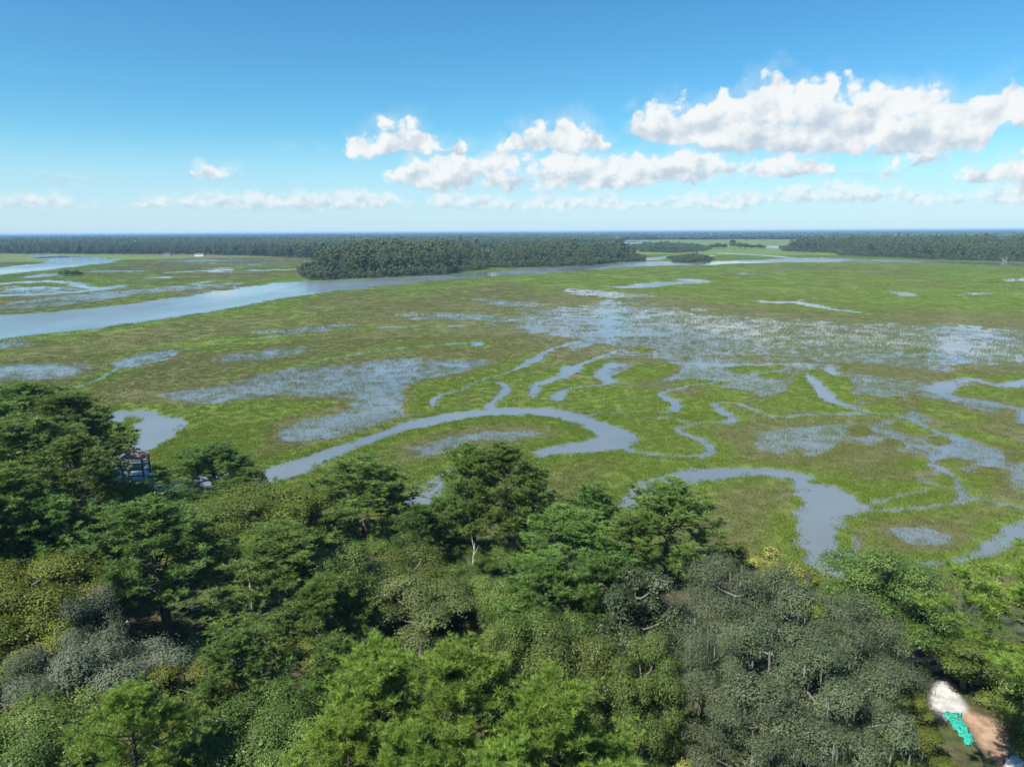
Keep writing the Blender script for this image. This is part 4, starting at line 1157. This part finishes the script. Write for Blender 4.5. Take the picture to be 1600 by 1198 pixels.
def far_proto(name, seed, h, rx, z0, n, ll, pine=True):
    r = np.random.default_rng(seed)
    nb = 16
    C = []
    for i in range(nb):
        a = r.uniform(0, 6.28); t = r.uniform(0, 1)
        z = z0 + (h - z0) * t
        q = rx * (math.sin(math.pi * (0.18 + 0.75 * t)) if pine else math.sqrt(max(1 - (t * 1.0) ** 2.2, .04))) * r.uniform(.3, .8)
        C.append((math.cos(a) * q, math.sin(a) * q, z))
    C = np.array(C)
    ci = r.integers(0, nb, n)
    q = r.normal(0, 1, (n, 3)); q /= np.linalg.norm(q, axis=1)[:, None]
    P = C[ci] + q * rx * 0.36 * r.uniform(.6, 1.1, (n, 1)) * np.array([1, 1, .75])
    P[:, 2] = np.minimum(P[:, 2], h)
    V, Q = leaves(P, q * .9 + np.array([0, 0, .4]), ll, ll * .62, r)
    vv = np.repeat(np.clip(r.uniform(0, .6, nb)[ci] + r.uniform(0, .4, n), 0, 1), 4)
    t = MB().tube(np.array([[0, 0, -0.5], [0.1, 0, h * .5], [0, .1, h * .9]]), [.3, .22, .08], 4)
    tv = np.vstack(t.v)
    me = mesh_np(name, np.vstack([V, tv]), [np.vstack([Q, np.vstack(t.q) + len(V)])], M_farwood, False, dict(v=np.append(vv, np.full(len(tv), 0.35))))
    return bpy.data.objects.new(name, me)

def clump_proto(name, seed, h, rx, n, ll):
    """a stretch of canopy for the farthest woods"""
    r = np.random.default_rng(seed)
    a = r.uniform(0, 6.28, n); q = np.sqrt(r.uniform(0, 1, n)) * rx
    P = np.stack([np.cos(a) * q, np.sin(a) * q, h * r.uniform(.25, 1, n) ** .6], 1)
    V, Q = leaves(P, r.normal(0, .6, (n, 3)) + np.array([0, -.2, .5]), ll, ll * .6, r)
    me = mesh_np(name, V, Q, M_farwood, False, dict(v=np.repeat(r.uniform(0, 1, n), 4)))
    return bpy.data.objects.new(name, me)

FAR = [far_proto(f'a_far_pine{i}', 100 + i, 24, 4.2, 8, 520, 0.55, True) for i in range(3)] + [far_proto(f'b_far_oak{i}', 110 + i, 15, 5.2, 2.0, 520, 0.6, False) for i in range(3)] + [clump_proto(f'c_far_canopy{i}', 120 + i, 20, 26, 240, 5.5) for i in range(2)]

def wood(name, outline, label, hscale=1.0, edge=14.0, spacing=6.5, dmax=3000, low=False):
    P = poly_w(outline)
    lo, hi = P.min(0), P.max(0)
    nx, ny = int((hi[0] - lo[0]) / spacing) + 1, int((hi[1] - lo[1]) / spacing) + 1
    gx, gy = np.meshgrid(lo[0] + np.arange(nx) * spacing, lo[1] + np.arange(ny) * spacing)
    x = gx.ravel() + rng.uniform(-.45, .45, gx.size) * spacing; y = gy.ravel() + rng.uniform(-.45, .45, gx.size) * spacing
    d = -sd_poly(x + (fbm(x, y, 40, 2, 5) - .5) * 30, y + (fbm(x, y, 40, 2, 8) - .5) * 30, P, 40)
    m = d > 0
    x, y, d = x[m], y[m], d[m]
    k = len(x)
    pine = rng.uniform(0, 1, k) < smooth(d, 6, 50) * (0.0 if low else 0.85)
    pick = np.where(pine, rng.integers(0, 3, k), 3 + rng.integers(0, 3, k)) + .1
    var = (0.50 + 0.95 * fbm(x, y, 32, 2, 91)) * rng.uniform(.75, 1.15, k)
    sh = hscale * var * np.where(pine, 1.0, 0.55 + 0.45 * smooth(d, 0, 45))
    sh = sh * np.where(rng.uniform(0, 1, k) < .1, 1.22, 1.0)
    sx = np.clip(sh, .7, 1.3) * rng.uniform(.95, 1.3, k)
    print(name, k)
    return stuff_instancer(name, np.stack([x, y, np.full(k, .2)], 1), dict(size=np.stack([sx, sx, sh], 1), turn=rng.uniform(0, 6.28, k), pick=pick, rnd=rng.uniform(0, 1, k)), FAR, label, 'wood')

wood('island_wood', [(464,439),(520,437.5),(600,434.5),(680,429.5),(752,423),(775,414),(750,405),(640,402),(540,405),(488,416)], 'dense dark wooded island where the river bends', 1.0)
wood('point_wood', [(752,418),(850,418),(930,413),(1000,408.5),(1008,404),(960,398),(850,398),(760,401)], 'dark wood running along the far bank behind the channel', 0.92)
wood('hammock_wood', [(1046,409.5),(1080,410.5),(1108,408),(1112,404),(1080,402),(1050,403)], 'small low wooded hammock at the channel bank', .62, low=True, spacing=6)
wood('distant_hammock_wood', [(1000,394),(1060,396),(1108,392),(1105,388),(1050,385),(985,385)], 'wooded hammock behind the channel bank', .8, spacing=9, low=True)
wood('far_bank_wood', [(1220,392.5),(1300,396),(1312,399.5),(1400,403.5),(1470,406.5),(1600,410),(1760,413),(1900,414),(1900,388),(1600,384),(1450,384),(1330,386),(1225,388.5)], 'long wood on the far bank opposite the river flats', .95, spacing=8)

def horizon_woods():
    fr = [(-900,400),(-300,398),(100,397),(300,398.5),(385,400.5),(480,404),(560,400),(700,392),(860,387),(960,381),(975,375.2),(1100,374.6),(1240,374),(1400,373.5),(1600,372.5),(1900,372),(2600,372)]
    faz = [azel(x, y)[0] for x, y in fr]; fd = [np.linalg.norm(at(x, y)) for x, y in fr]
    X, Y, S, Pk = [], [], [], []
    A0 = math.radians(47)
    for r0, r1, sp in [(1400, 2000, 8.5), (2000, 2800, 11), (2800, 4200, 20), (4200, 7000, 34), (7000, 12000, 60), (12000, 22000, 110)]:
        n = int(A0 * (r1 * r1 - r0 * r0) / sp ** 2)
        R = np.sqrt(rng.uniform(r0 * r0, r1 * r1, n)); A = rng.uniform(-A0, A0, n)
        x, y = np.sin(A) * R, np.cos(A) * R
        front = np.interp(np.degrees(A), faz, fd)
        gap = fbm(x * .35, y * .12, 420, 3, 61)
        m = (R > front * (1 + (fbm(x, y, 120, 2, 62) - .5) * .05)) & ((gap < 0.66) | (R < front * 1.35))
        x, y, R = x[m], y[m], R[m]
        k = len(x)
        X.append(x); Y.append(y)
        near = r1 <= 2800
        sc = sp / 8.5
        hh = (0.66 + .55 * fbm(x, y, 160, 3, 63)) * rng.uniform(.85, 1.15, k)
        if near:
            S.append(np.stack([1.2 * sc * hh, 1.2 * sc * hh, hh * .92], 1)); Pk.append(np.where(rng.uniform(0, 1, k) < .7, rng.integers(0, 3, k), 3 + rng.integers(0, 3, k)) + .1)
        else:
            w = np.maximum(sp / 30, .8)
            S.append(np.stack([np.full(k, w), np.full(k, w), hh], 1)); Pk.append(6 + rng.integers(0, 2, k) + .1)
    x, y, S, Pk = np.concatenate(X), np.concatenate(Y), np.vstack(S), np.concatenate(Pk)
    print('horizon woods', len(x))
    stuff_instancer('horizon_woods', np.stack([x, y, np.full(len(x), .2)], 1), dict(size=S, turn=rng.uniform(0, 6.28, len(x)), pick=Pk, rnd=rng.uniform(0, 1, len(x))), FAR,
                    'forest stretching unbroken along the horizon', 'forest')
horizon_woods()


M_wood = simple_mat('weathered_grey_wood', (0.42, 0.40, 0.37), (0.26, 0.245, 0.22), 6, 0.85, 0.2, 0.3, 0.01, (1, 1, .4))
M_darkwood = simple_mat('dark_treated_wood', (0.10, 0.085, 0.075), (0.05, 0.043, 0.04), 6, 0.85, 0.2, 0.3, 0.01)
M_roofred = simple_mat('red_brown_shingle', (0.21, 0.130, 0.112), (0.14, 0.09, 0.08), 4, 0.85, 0.2, 0.4, 0.02)
M_roofblue = simple_mat('slate_blue_shingle', (0.085, 0.10, 0.125), (0.055, 0.065, 0.085), 4, 0.8, 0.25, 0.4, 0.02)
M_blue = simple_mat('blue_plastic', (0.015, 0.16, 0.50), (0.012, 0.13, 0.42), 3, 0.4, 0.4, 0.05)
M_turq = simple_mat('turquoise_plastic_sheet', (0.035, 0.33, 0.25), (0.025, 0.27, 0.21), 2.5, 0.45, 0.4, 0.3, 0.05)
M_white = simple_mat('white_paint', (0.78, 0.78, 0.76), (0.66, 0.66, 0.64), 3, 0.6, 0.3, 0.1)
M_black = simple_mat('black_iron', (0.03, 0.03, 0.032), (0.02, 0.02, 0.022), 5, 0.5, 0.4, 0.1)
M_stone = simple_mat('pale_grey_stone', (0.40, 0.40, 0.41), (0.28, 0.28, 0.29), 4, 0.9, 0.2, 0.4)
M_glass = simple_mat('dark_window_glass', (0.03, 0.04, 0.05), (0.02, 0.03, 0.04), 2, 0.1, 0.5, 0.0)
M_tan = simple_mat('tan_siding', (0.30, 0.27, 0.225), (0.24, 0.215, 0.18), 3, 0.8, 0.2, 0.1)

# --- roofed dock with a railed walkway
def dock():
    c = at(214, 744, 0.0)
    w0, w1 = at(196, 727, 2.3), at(128, 753, 2.1)
    e = empty('dock', (c[0], c[1], 0))
    tag(e, 'wooden dock with red-brown hipped roof and railed walkway over the tidal creek', 'dock')
    ax = 0.16
    ca, sa = math.cos(ax), math.sin(ax)
    def R(x, y, z): return (x * ca - y * sa, x * sa + y * ca, z)
    hx, hy = 1.95, 1.9
    for sx in (-1, 1):
        for sy in (-1, 1):
            p = MB(); p.bar(R(sx * hx, sy * hy, -1.2), R(sx * hx, sy * hy, 4.3), .26, .26)
            obj('roof_post', p.mesh('roof_post', M_darkwood), e)
    dk = MB()
    for i in range(27):
        x = -hx + i * (2 * hx / 26)
        dk.bar(R(x, -hy, 2.2 + .01 * (i % 2)), R(x, hy, 2.2 + .01 * (i % 2)), .13, .05)
    o = obj('deck_boards', dk.mesh('deck_boards', M_wood), e); tag(o, kind='stuff')
    for sy in (-1, 1):
        b = MB(); b.bar(R(-hx - .2, sy * hy, 2.0), R(hx + .2, sy * hy, 2.0), .12, .34); obj('deck_beam', b.mesh('deck_beam', M_darkwood), e)
        b = MB(); b.bar(R(-hx - .2, sy * hy, .75), R(hx + .2, sy * hy, .75), .12, .22); obj('lower_beam', b.mesh('lower_beam', M_darkwood), e)
        for z in (2.75, 3.2):
            b = MB(); b.bar(R(-hx, sy * hy, z), R(hx, sy * hy, z), .09, .12); obj('rail', b.mesh('rail', M_wood), e)
    for z in (2.75, 3.2):
        b = MB(); b.bar(R(hx, -hy, z), R(hx, hy, z), .09, .12); obj('rail', b.mesh('rail', M_wood), e)
    b = MB(); b.bar(R(-hx * .8, hy * .72, 2.68), R(hx * .8, hy * .72, 2.68), .45, .08); obj('bench_seat', b.mesh('bench_seat', M_wood), e)
    rx, ry = hx + .45, hy + .45
    V = [R(-rx, -ry, 4.2), R(rx, -ry, 4.2), R(rx, ry, 4.2), R(-rx, ry, 4.2), R(-rx, -ry, 4.34), R(rx, -ry, 4.34), R(rx, ry, 4.34), R(-rx, ry, 4.34), R(-.25, 0, 5.35), R(.25, 0, 5.35)]
    me = bpy.data.meshes.new('roof')
    me.from_pydata(V, [], [(3, 2, 1, 0), (0, 1, 5, 4), (1, 2, 6, 5), (2, 3, 7, 6), (3, 0, 4, 7), (4, 5, 9, 8), (5, 6, 9), (6, 7, 8, 9), (7, 4, 8)])
    me.materials.append(M_roofred); me.update()
    rf = obj('roof', me, e)
    rb = MB(); rb.bar(R(-.35, 0, 5.36), R(.35, 0, 5.36), .2, .07); obj('ridge_cap', rb.mesh('ridge_cap', M_roofred), rf)
    # walkway
    a = np.array([w0[0] - c[0], w0[1] - c[1]]); b2 = np.array([w1[0] - c[0], w1[1] - c[1]])
    a = np.array(R(-hx, -.3, 0))[:2]
    d = b2 - a; L = np.linalg.norm(d); d /= L; nrm = np.array([-d[1], d[0]])
    bd = MB(); n = int(L / .16)
    for i in range(n):
        q = a + d * (i + .5) * L / n
        bd.bar((*(q - nrm * .75), 2.18), (*(q + nrm * .75), 2.18), .145, .05)
    o = obj('walkway_boards', bd.mesh('walkway_boards', M_wood), e); tag(o, kind='stuff')
    for s in (-1, 1):
        for z, t in ((2.05, .16), (2.7, .11), (3.05, .12)):
            r = MB(); q = nrm * .74 * s
            r.bar((*(a + q), z), (*(b2 + q), z), .07, t); obj('walkway_rail' if z > 2.1 else 'walkway_stringer', r.mesh('walkway_rail', M_wood), e)
        k = int(L / 2.2) + 1
        for i in range(k + 1):
            q = a + d * (L * i / k) + nrm * .82 * s
            r = MB(); r.bar((*q, -1.0), (*q, 3.1), .16, .16); obj('walkway_post', r.mesh('walkway_post', M_wood), e)
dock()

def drum():
    x, y = at(236, 741, 0.15)
    e = empty('float_drum', (x, y, 0.0), 0.5)
    tag(e, 'bright blue plastic float lying in the water beside the dock', 'float')
    t = np.linspace(-.7, .7, 15)
    rad = .36 * np.clip(1 - np.abs(t / .72) ** 8, .05, 1) * (1 + .05 * (np.abs(np.sin(t * 9)) > .8))
    m = MB().tube(np.stack([t, 0 * t, 0 * t + .16], 1), rad, 14)
    obj('body', m.mesh('body', M_blue, True), e)
    obj('mooring_ring', MB().tube(np.array([[.7 + .08 * math.cos(a), .08 * math.sin(a), .2] for a in np.linspace(0, 6.28, 12)]), .02, 5).mesh('ring', M_black, True), e)
drum()

def gz(px, py):
    x, y = at(px, py, 1.5)
    z = zg(x, y)
    x, y = at(px, py, z)
    return np.array([x, y, zg(x, y)])

# --- turquoise sheet on the dirt path, lying in folds
def sheet():
    L = [gz(*p) for p in ((1474, 1114), (1481, 1128), (1494, 1143), (1502, 1154), (1512, 1167))]
    R_ = [gz(*p) for p in ((1499, 1115), (1504, 1127), (1511, 1138), (1518, 1150), (1524, 1160))]
    L, R_ = spline(np.array(L), 6), spline(np.array(R_), 6)
    n, k = len(L), 13
    r = np.random.default_rng(4)
    u = np.linspace(0, 1, k)
    P = L[:, None] * (1 - u)[None, :, None] + R_[:, None] * u[None, :, None]
    P[..., 2] += .14 + .12 * np.sin(np.arange(n)[:, None] * 1.1 + u[None] * 7) * r.uniform(.3, 1, (n, k)) + .06 * r.normal(0, 1, (n, k))
    P[..., :2] += r.normal(0, .05, (n, k, 2))
    V = P.reshape(-1, 3); i = np.arange(n - 1)[:, None] * k; j = np.arange(k - 1)[None]
    Q = np.stack([i + j, i + j + 1, i + k + j + 1, i + k + j], -1).reshape(-1, 4)
    keep = r.uniform(0, 1, len(Q)) > .06
    me = mesh_np('plastic_sheet', V, Q[keep], M_turq, True)
    o = obj('plastic_sheet', me)
    md = o.modifiers.new('thickness', 'SOLIDIFY'); md.thickness = 0.03
    tag(o, 'crumpled turquoise plastic sheet lying beside the white sand and dirt path', 'plastic sheet')
sheet()

def kerb():
    P = spline(np.array([gz(*p) for p in ((1517, 1160), (1528, 1170), (1535, 1182), (1539, 1200), (1540, 1225))]), 5)
    P[:, 2] += .06
    tag(obj('path_edging', MB().tube(P, .13, 6).mesh('path_edging', M_black, True)), 'curved black edging along the dirt path below the turquoise sheet', 'edging')
    P = spline(np.array([gz(*p) for p in ((160, 1004), (178, 1001), (193, 991), (202, 980), (199, 972))]), 6)
    P[:, 2] += .10
    tag(obj('garden_edging', MB().tube(P, .17, 6).mesh('garden_edging', M_stone, True)), 'curved pale grey garden edging in the shaded clearing', 'edging')
kerb()

def lamp():
    p = gz(1574, 1196)
    e = empty('lamp_post', p); tag(e, 'short black lamp post beside the dirt path', 'lamp post')
    obj('base', MB().tube(np.array([[0, 0, -.1], [0, 0, .12], [0, 0, .25]]), [.13, .12, .05], 10).mesh('base', M_black, True), e)
    obj('pole', MB().tube(np.array([[0, 0, .1], [0, 0, 1.9]]), [.05, .04], 8).mesh('pole', M_black, True), e)
    h = obj('lantern', MB().tube(np.array([[0, 0, 1.85], [0, 0, 1.95], [0, 0, 2.35], [0, 0, 2.45], [0, 0, 2.6]]), [.05, .17, .22, .25, .02], 8).mesh('lantern', M_black), e)
    for k in range(4):
        a = k * math.pi / 2 + .4
        obj('pane', MB().box((.205 * math.cos(a), .205 * math.sin(a), 2.15), (.012, .16, .26), rz=a).mesh('pane', M_stone), h)
    q = gz(1584, 1198)
    e = empty('utility_box', q, .3); tag(e, 'low white utility box next to the lamp post', 'utility box')
    obj('cabinet', MB().box((0, 0, .3), (1.1, .8, .7)).mesh('cabinet', M_white), e)
    obj('lid', MB().box((0, 0, .69), (1.2, .9, .08)).mesh('lid', M_white), e)
    obj('plinth', MB().box((0, 0, -.05), (1.3, 1.0, .14)).mesh('plinth', M_stone), e)
lamp()

def house(name, c, rz, L, Wd, hw, hr, mw, mr, label, cat, windows=3):
    e = empty(name, c, rz); tag(e, label, cat)
    wl = obj('wall', MB().box((0, 0, hw / 2 - .3), (L, Wd, hw + .6)).mesh('wall', mw), e)
    o = .35
    V = [(-L/2-o, -Wd/2-o, hw), (L/2+o, -Wd/2-o, hw), (L/2+o, Wd/2+o, hw), (-L/2-o, Wd/2+o, hw), (-L/2-o, 0, hw+hr), (L/2+o, 0, hw+hr)]
    V += [(x, y, z + .12) for x, y, z in V]
    me = bpy.data.meshes.new('roof')
    me.from_pydata(V, [], [(0, 4, 5, 1), (2, 5, 4, 3), (6, 7, 11, 10), (8, 9, 10, 11), (0, 1, 7, 6), (2, 3, 9, 8), (1, 5, 11, 7), (5, 2, 8, 11), (4, 0, 6, 10), (3, 4, 10, 9)])
    me.materials.append(mr); me.update()
    obj('roof', me, e)
    for sx in (-1, 1):
        g = bpy.data.meshes.new('gable')
        x = sx * (L / 2 - .02)
        g.from_pydata([(x, -Wd/2, hw), (x, Wd/2, hw), (x, 0, hw + hr - .02), (x - sx * .1, -Wd/2, hw), (x - sx * .1, Wd/2, hw), (x - sx * .1, 0, hw + hr - .02)], [], [(0, 1, 2), (3, 5, 4), (0, 3, 4, 1), (1, 4, 5, 2), (2, 5, 3, 0)])
        g.materials.append(mw); g.update()
        obj('gable', g, e)
    for i in range(windows):
        x = -L / 2 + (i + .5) * L / windows
        f = obj('window_frame', MB().box((x, -Wd / 2 - .03, hw * .55), (min(1.3, L / windows * .6), .08, hw * .45)).mesh('window_frame', M_white), e)
        obj('pane', MB().box((x, -Wd / 2 - .06, hw * .55), (min(1.3, L / windows * .6) - .2, .05, hw * .45 - .2)).mesh('pane', M_glass), f)
    d = obj('door', MB().box((L / 2 + .02, 0, .95), (.08, .9, 2.0)).mesh('door', M_darkwood), e)
    obj('handle', MB().box((L / 2 + .09, .3, .95), (.06, .05, .14)).mesh('handle', M_black), d)
    return e
p = gz(1440, 1049)
house('garden_shed', (p[0], p[1] + 1.2, p[2]), .12, 3.8, 2.6, 2.0, 0.9, M_tan, M_roofblue, 'small shed with dark slate-blue roof under the trees behind the white sand', 'shed', 2)
for px, py, l, mw, mr, L in [(1570, 408.2, 'tan house at the water edge of the long far wood', M_tan, M_roofblue, 12),
                       (312, 400.5, 'pale house at the foot of the far forest beyond the flats', M_white, M_roofred, 18), (262, 399.8, 'tan house beside the far forest beyond the flats', M_tan, M_roofblue, 15)]:
    x, y = at(px, py, 0.2)
    house('house', (x, y, 0.25), .1, L, 8, 3.6, 2.2, mw, mr, l, 'house', 4)

def table():
    p = gz(322, 951)
    e = empty('picnic_table', p, .1); tag(e, 'weathered picnic table standing in the shaded clearing', 'table')
    for i in range(5): obj('plank', MB().box((0, -.32 + i * .16, .76), (3.0, .15, .05)).mesh('plank', M_wood), e)
    for sy in (-1, 1):
        obj('seat_plank', MB().box((0, sy * .75, .46), (3.0, .28, .05)).mesh('seat_plank', M_wood), e)
        for sx in (-1, 1):
            obj('leg', MB().bar((sx * 1.1, sy * .15, .76), (sx * 1.1, sy * .8, -.1), .1, .05).mesh('leg', M_darkwood), e)
    for sx in (-1, 1): obj('cross_beam', MB().bar((sx * 1.1, -.85, .42), (sx * 1.1, .85, .42), .06, .1).mesh('cross_beam', M_darkwood), e)
table()

def fence():
    a, b = gz(62, 1199), gz(112, 1197)
    d = b - a; L = np.linalg.norm(d[:2]); rz = math.atan2(d[1], d[0])
    e = empty('picket_fence', a, rz); tag(e, 'white picket fence beside the small patch of lawn', 'fence')
    n = int(L / .16)
    me = bpy.data.meshes.new('picket')
    me.from_pydata([(-.045, -.012, -.1), (.045, -.012, -.1), (.045, .012, -.1), (-.045, .012, -.1), (-.045, -.012, .95), (.045, -.012, .95), (.045, .012, .95), (-.045, .012, .95), (0, -.012, 1.05), (0, .012, 1.05)], [],
                   [(3, 2, 1, 0), (0, 1, 5, 8, 4), (2, 3, 7, 9, 6), (1, 2, 6, 5), (3, 0, 4, 7), (5, 6, 9, 8), (7, 4, 8, 9)])
    me.materials.append(M_white); me.update()
    for i in range(n): obj('picket', me, e, (i * .16, 0, 0))
    for z in (.3, .75): obj('rail', MB().box((L / 2, .035, z), (L, .04, .08)).mesh('rail', M_white), e)
    for k in range(3): obj('post', MB().box((k * L / 2, .1, .45), (.1, .1, 1.15)).mesh('post', M_white), e)
fence()

def log(px, py, L, rad, rz, tilt, label, name='fallen_log', z=None, lift=0.0):
    p = gz(px, py) if z is None else np.array([*at(px, py, z), z])
    r = np.random.default_rng(int(px * 3 + py))
    e = empty(name, (p[0], p[1], p[2] + lift), rz); tag(e, label, 'log' if name == 'fallen_log' else 'dead tree')
    t = np.linspace(0, 1, 9)
    d = np.array([math.cos(tilt), 0, math.sin(tilt)])
    P = d * (t * L)[:, None] + np.cumsum(r.normal(0, .05, (9, 3)), 0) * L * .12
    P[:, 2] = np.maximum(P[:, 2], rad * .4) if tilt < .5 else P[:, 2]
    if tilt > .5: P[0, 2] = -.2
    obj('trunk', MB().tube(P, rad * (1 - .72 * t), 7).mesh('trunk', M_dead, True), e)
    for k in range(6):
        q = P[3 + k % 6]
        a = r.uniform(0, 6.28)
        dd = unit(d * .6 + np.array([math.cos(a) * .7, math.sin(a) * .7, abs(r.normal(0, .5)) + .1]))
        l = L * r.uniform(.14, .3)
        obj('branch', MB().tube(np.array([q, q + dd * l * .6 + r.normal(0, .06, 3), q + dd * l]), [rad * .38, rad * .22, rad * .06], 5).mesh('branch', M_dead, True), e)
log(552, 836, 4.2, .17, 2.6, .4, 'bleached fallen trunk leaning under the wide pine above the creek')
log(585, 846, 3.2, .14, .4, .15, 'short pale fallen log on the ground beside the leaning bleached trunk')
log(400, 1035, 9, .20, 1.9, 1.25, 'bare pale dead tree curving up in the shaded clearing', 'dead_tree')
log(735, 930, 7, .16, 1.2, 1.35, 'grey leafless dead tree in the gap among the small leafy trees', 'dead_tree')
log(322, 992, 4, .2, .3, .1, 'broken pale log near the picnic table in the clearing')

# --- bushes out on the flats and lone trees on the far marsh
for px, py, h, w in [(97, 430.5, 6, 9), (106, 431, 8, 11), (116, 431, 7, 11), (125, 430.5, 5, 9)]:
    x, y = at(px, py, 0.2)
    plant('round', 'marsh_bush', x, y, h, w, 'dark round bush of the little clump on the river flats', 'bush', 'bushes on the river flats', z=0.1)
for i, (px, py, h, w) in enumerate([(1112, 389, 13, 20), (1122, 389, 16, 22), (1131, 388.6, 14, 20), (1143, 389, 24, 16), (1147, 388.6, 22, 14), (1156, 388.6, 17, 20), (1164, 388.8, 15, 22), (1174, 388.6, 11, 20), (1184, 388.6, 12, 22), (1192, 388.4, 9, 18)]):
    x, y = at(px, py, 0.2)
    plant('round' if h < 20 else 'pine0', 'marsh_tree', x, y, h, w, 'lone dark tree in the loose row on the distant marsh' if h < 20 else 'tall pine standing out of the loose row of trees on the distant marsh', 'tree', 'loose row of trees on the distant marsh', z=0.1)


def haze():
    m = bpy.data.materials.new('hazy_air'); m.use_nodes = True
    nt = NT(m.node_tree); nt.n.clear()
    out = nt.new('ShaderNodeOutputMaterial')
    v = nt.new('ShaderNodeVolumePrincipled')
    v.inputs['Color'].default_value = (0.36, 0.66, 1.0, 1)
    v.inputs['Density'].default_value = 8.0e-5
    v.inputs['Anisotropy'].default_value = 0.0
    nt.l.new(v.outputs[0], out.inputs['Volume'])
    b = MB().box((0, 0, 25), (126000, 126000, 55))
    o = obj('haze', b.mesh('haze', m))
    tag(o, kind='stuff')
haze()
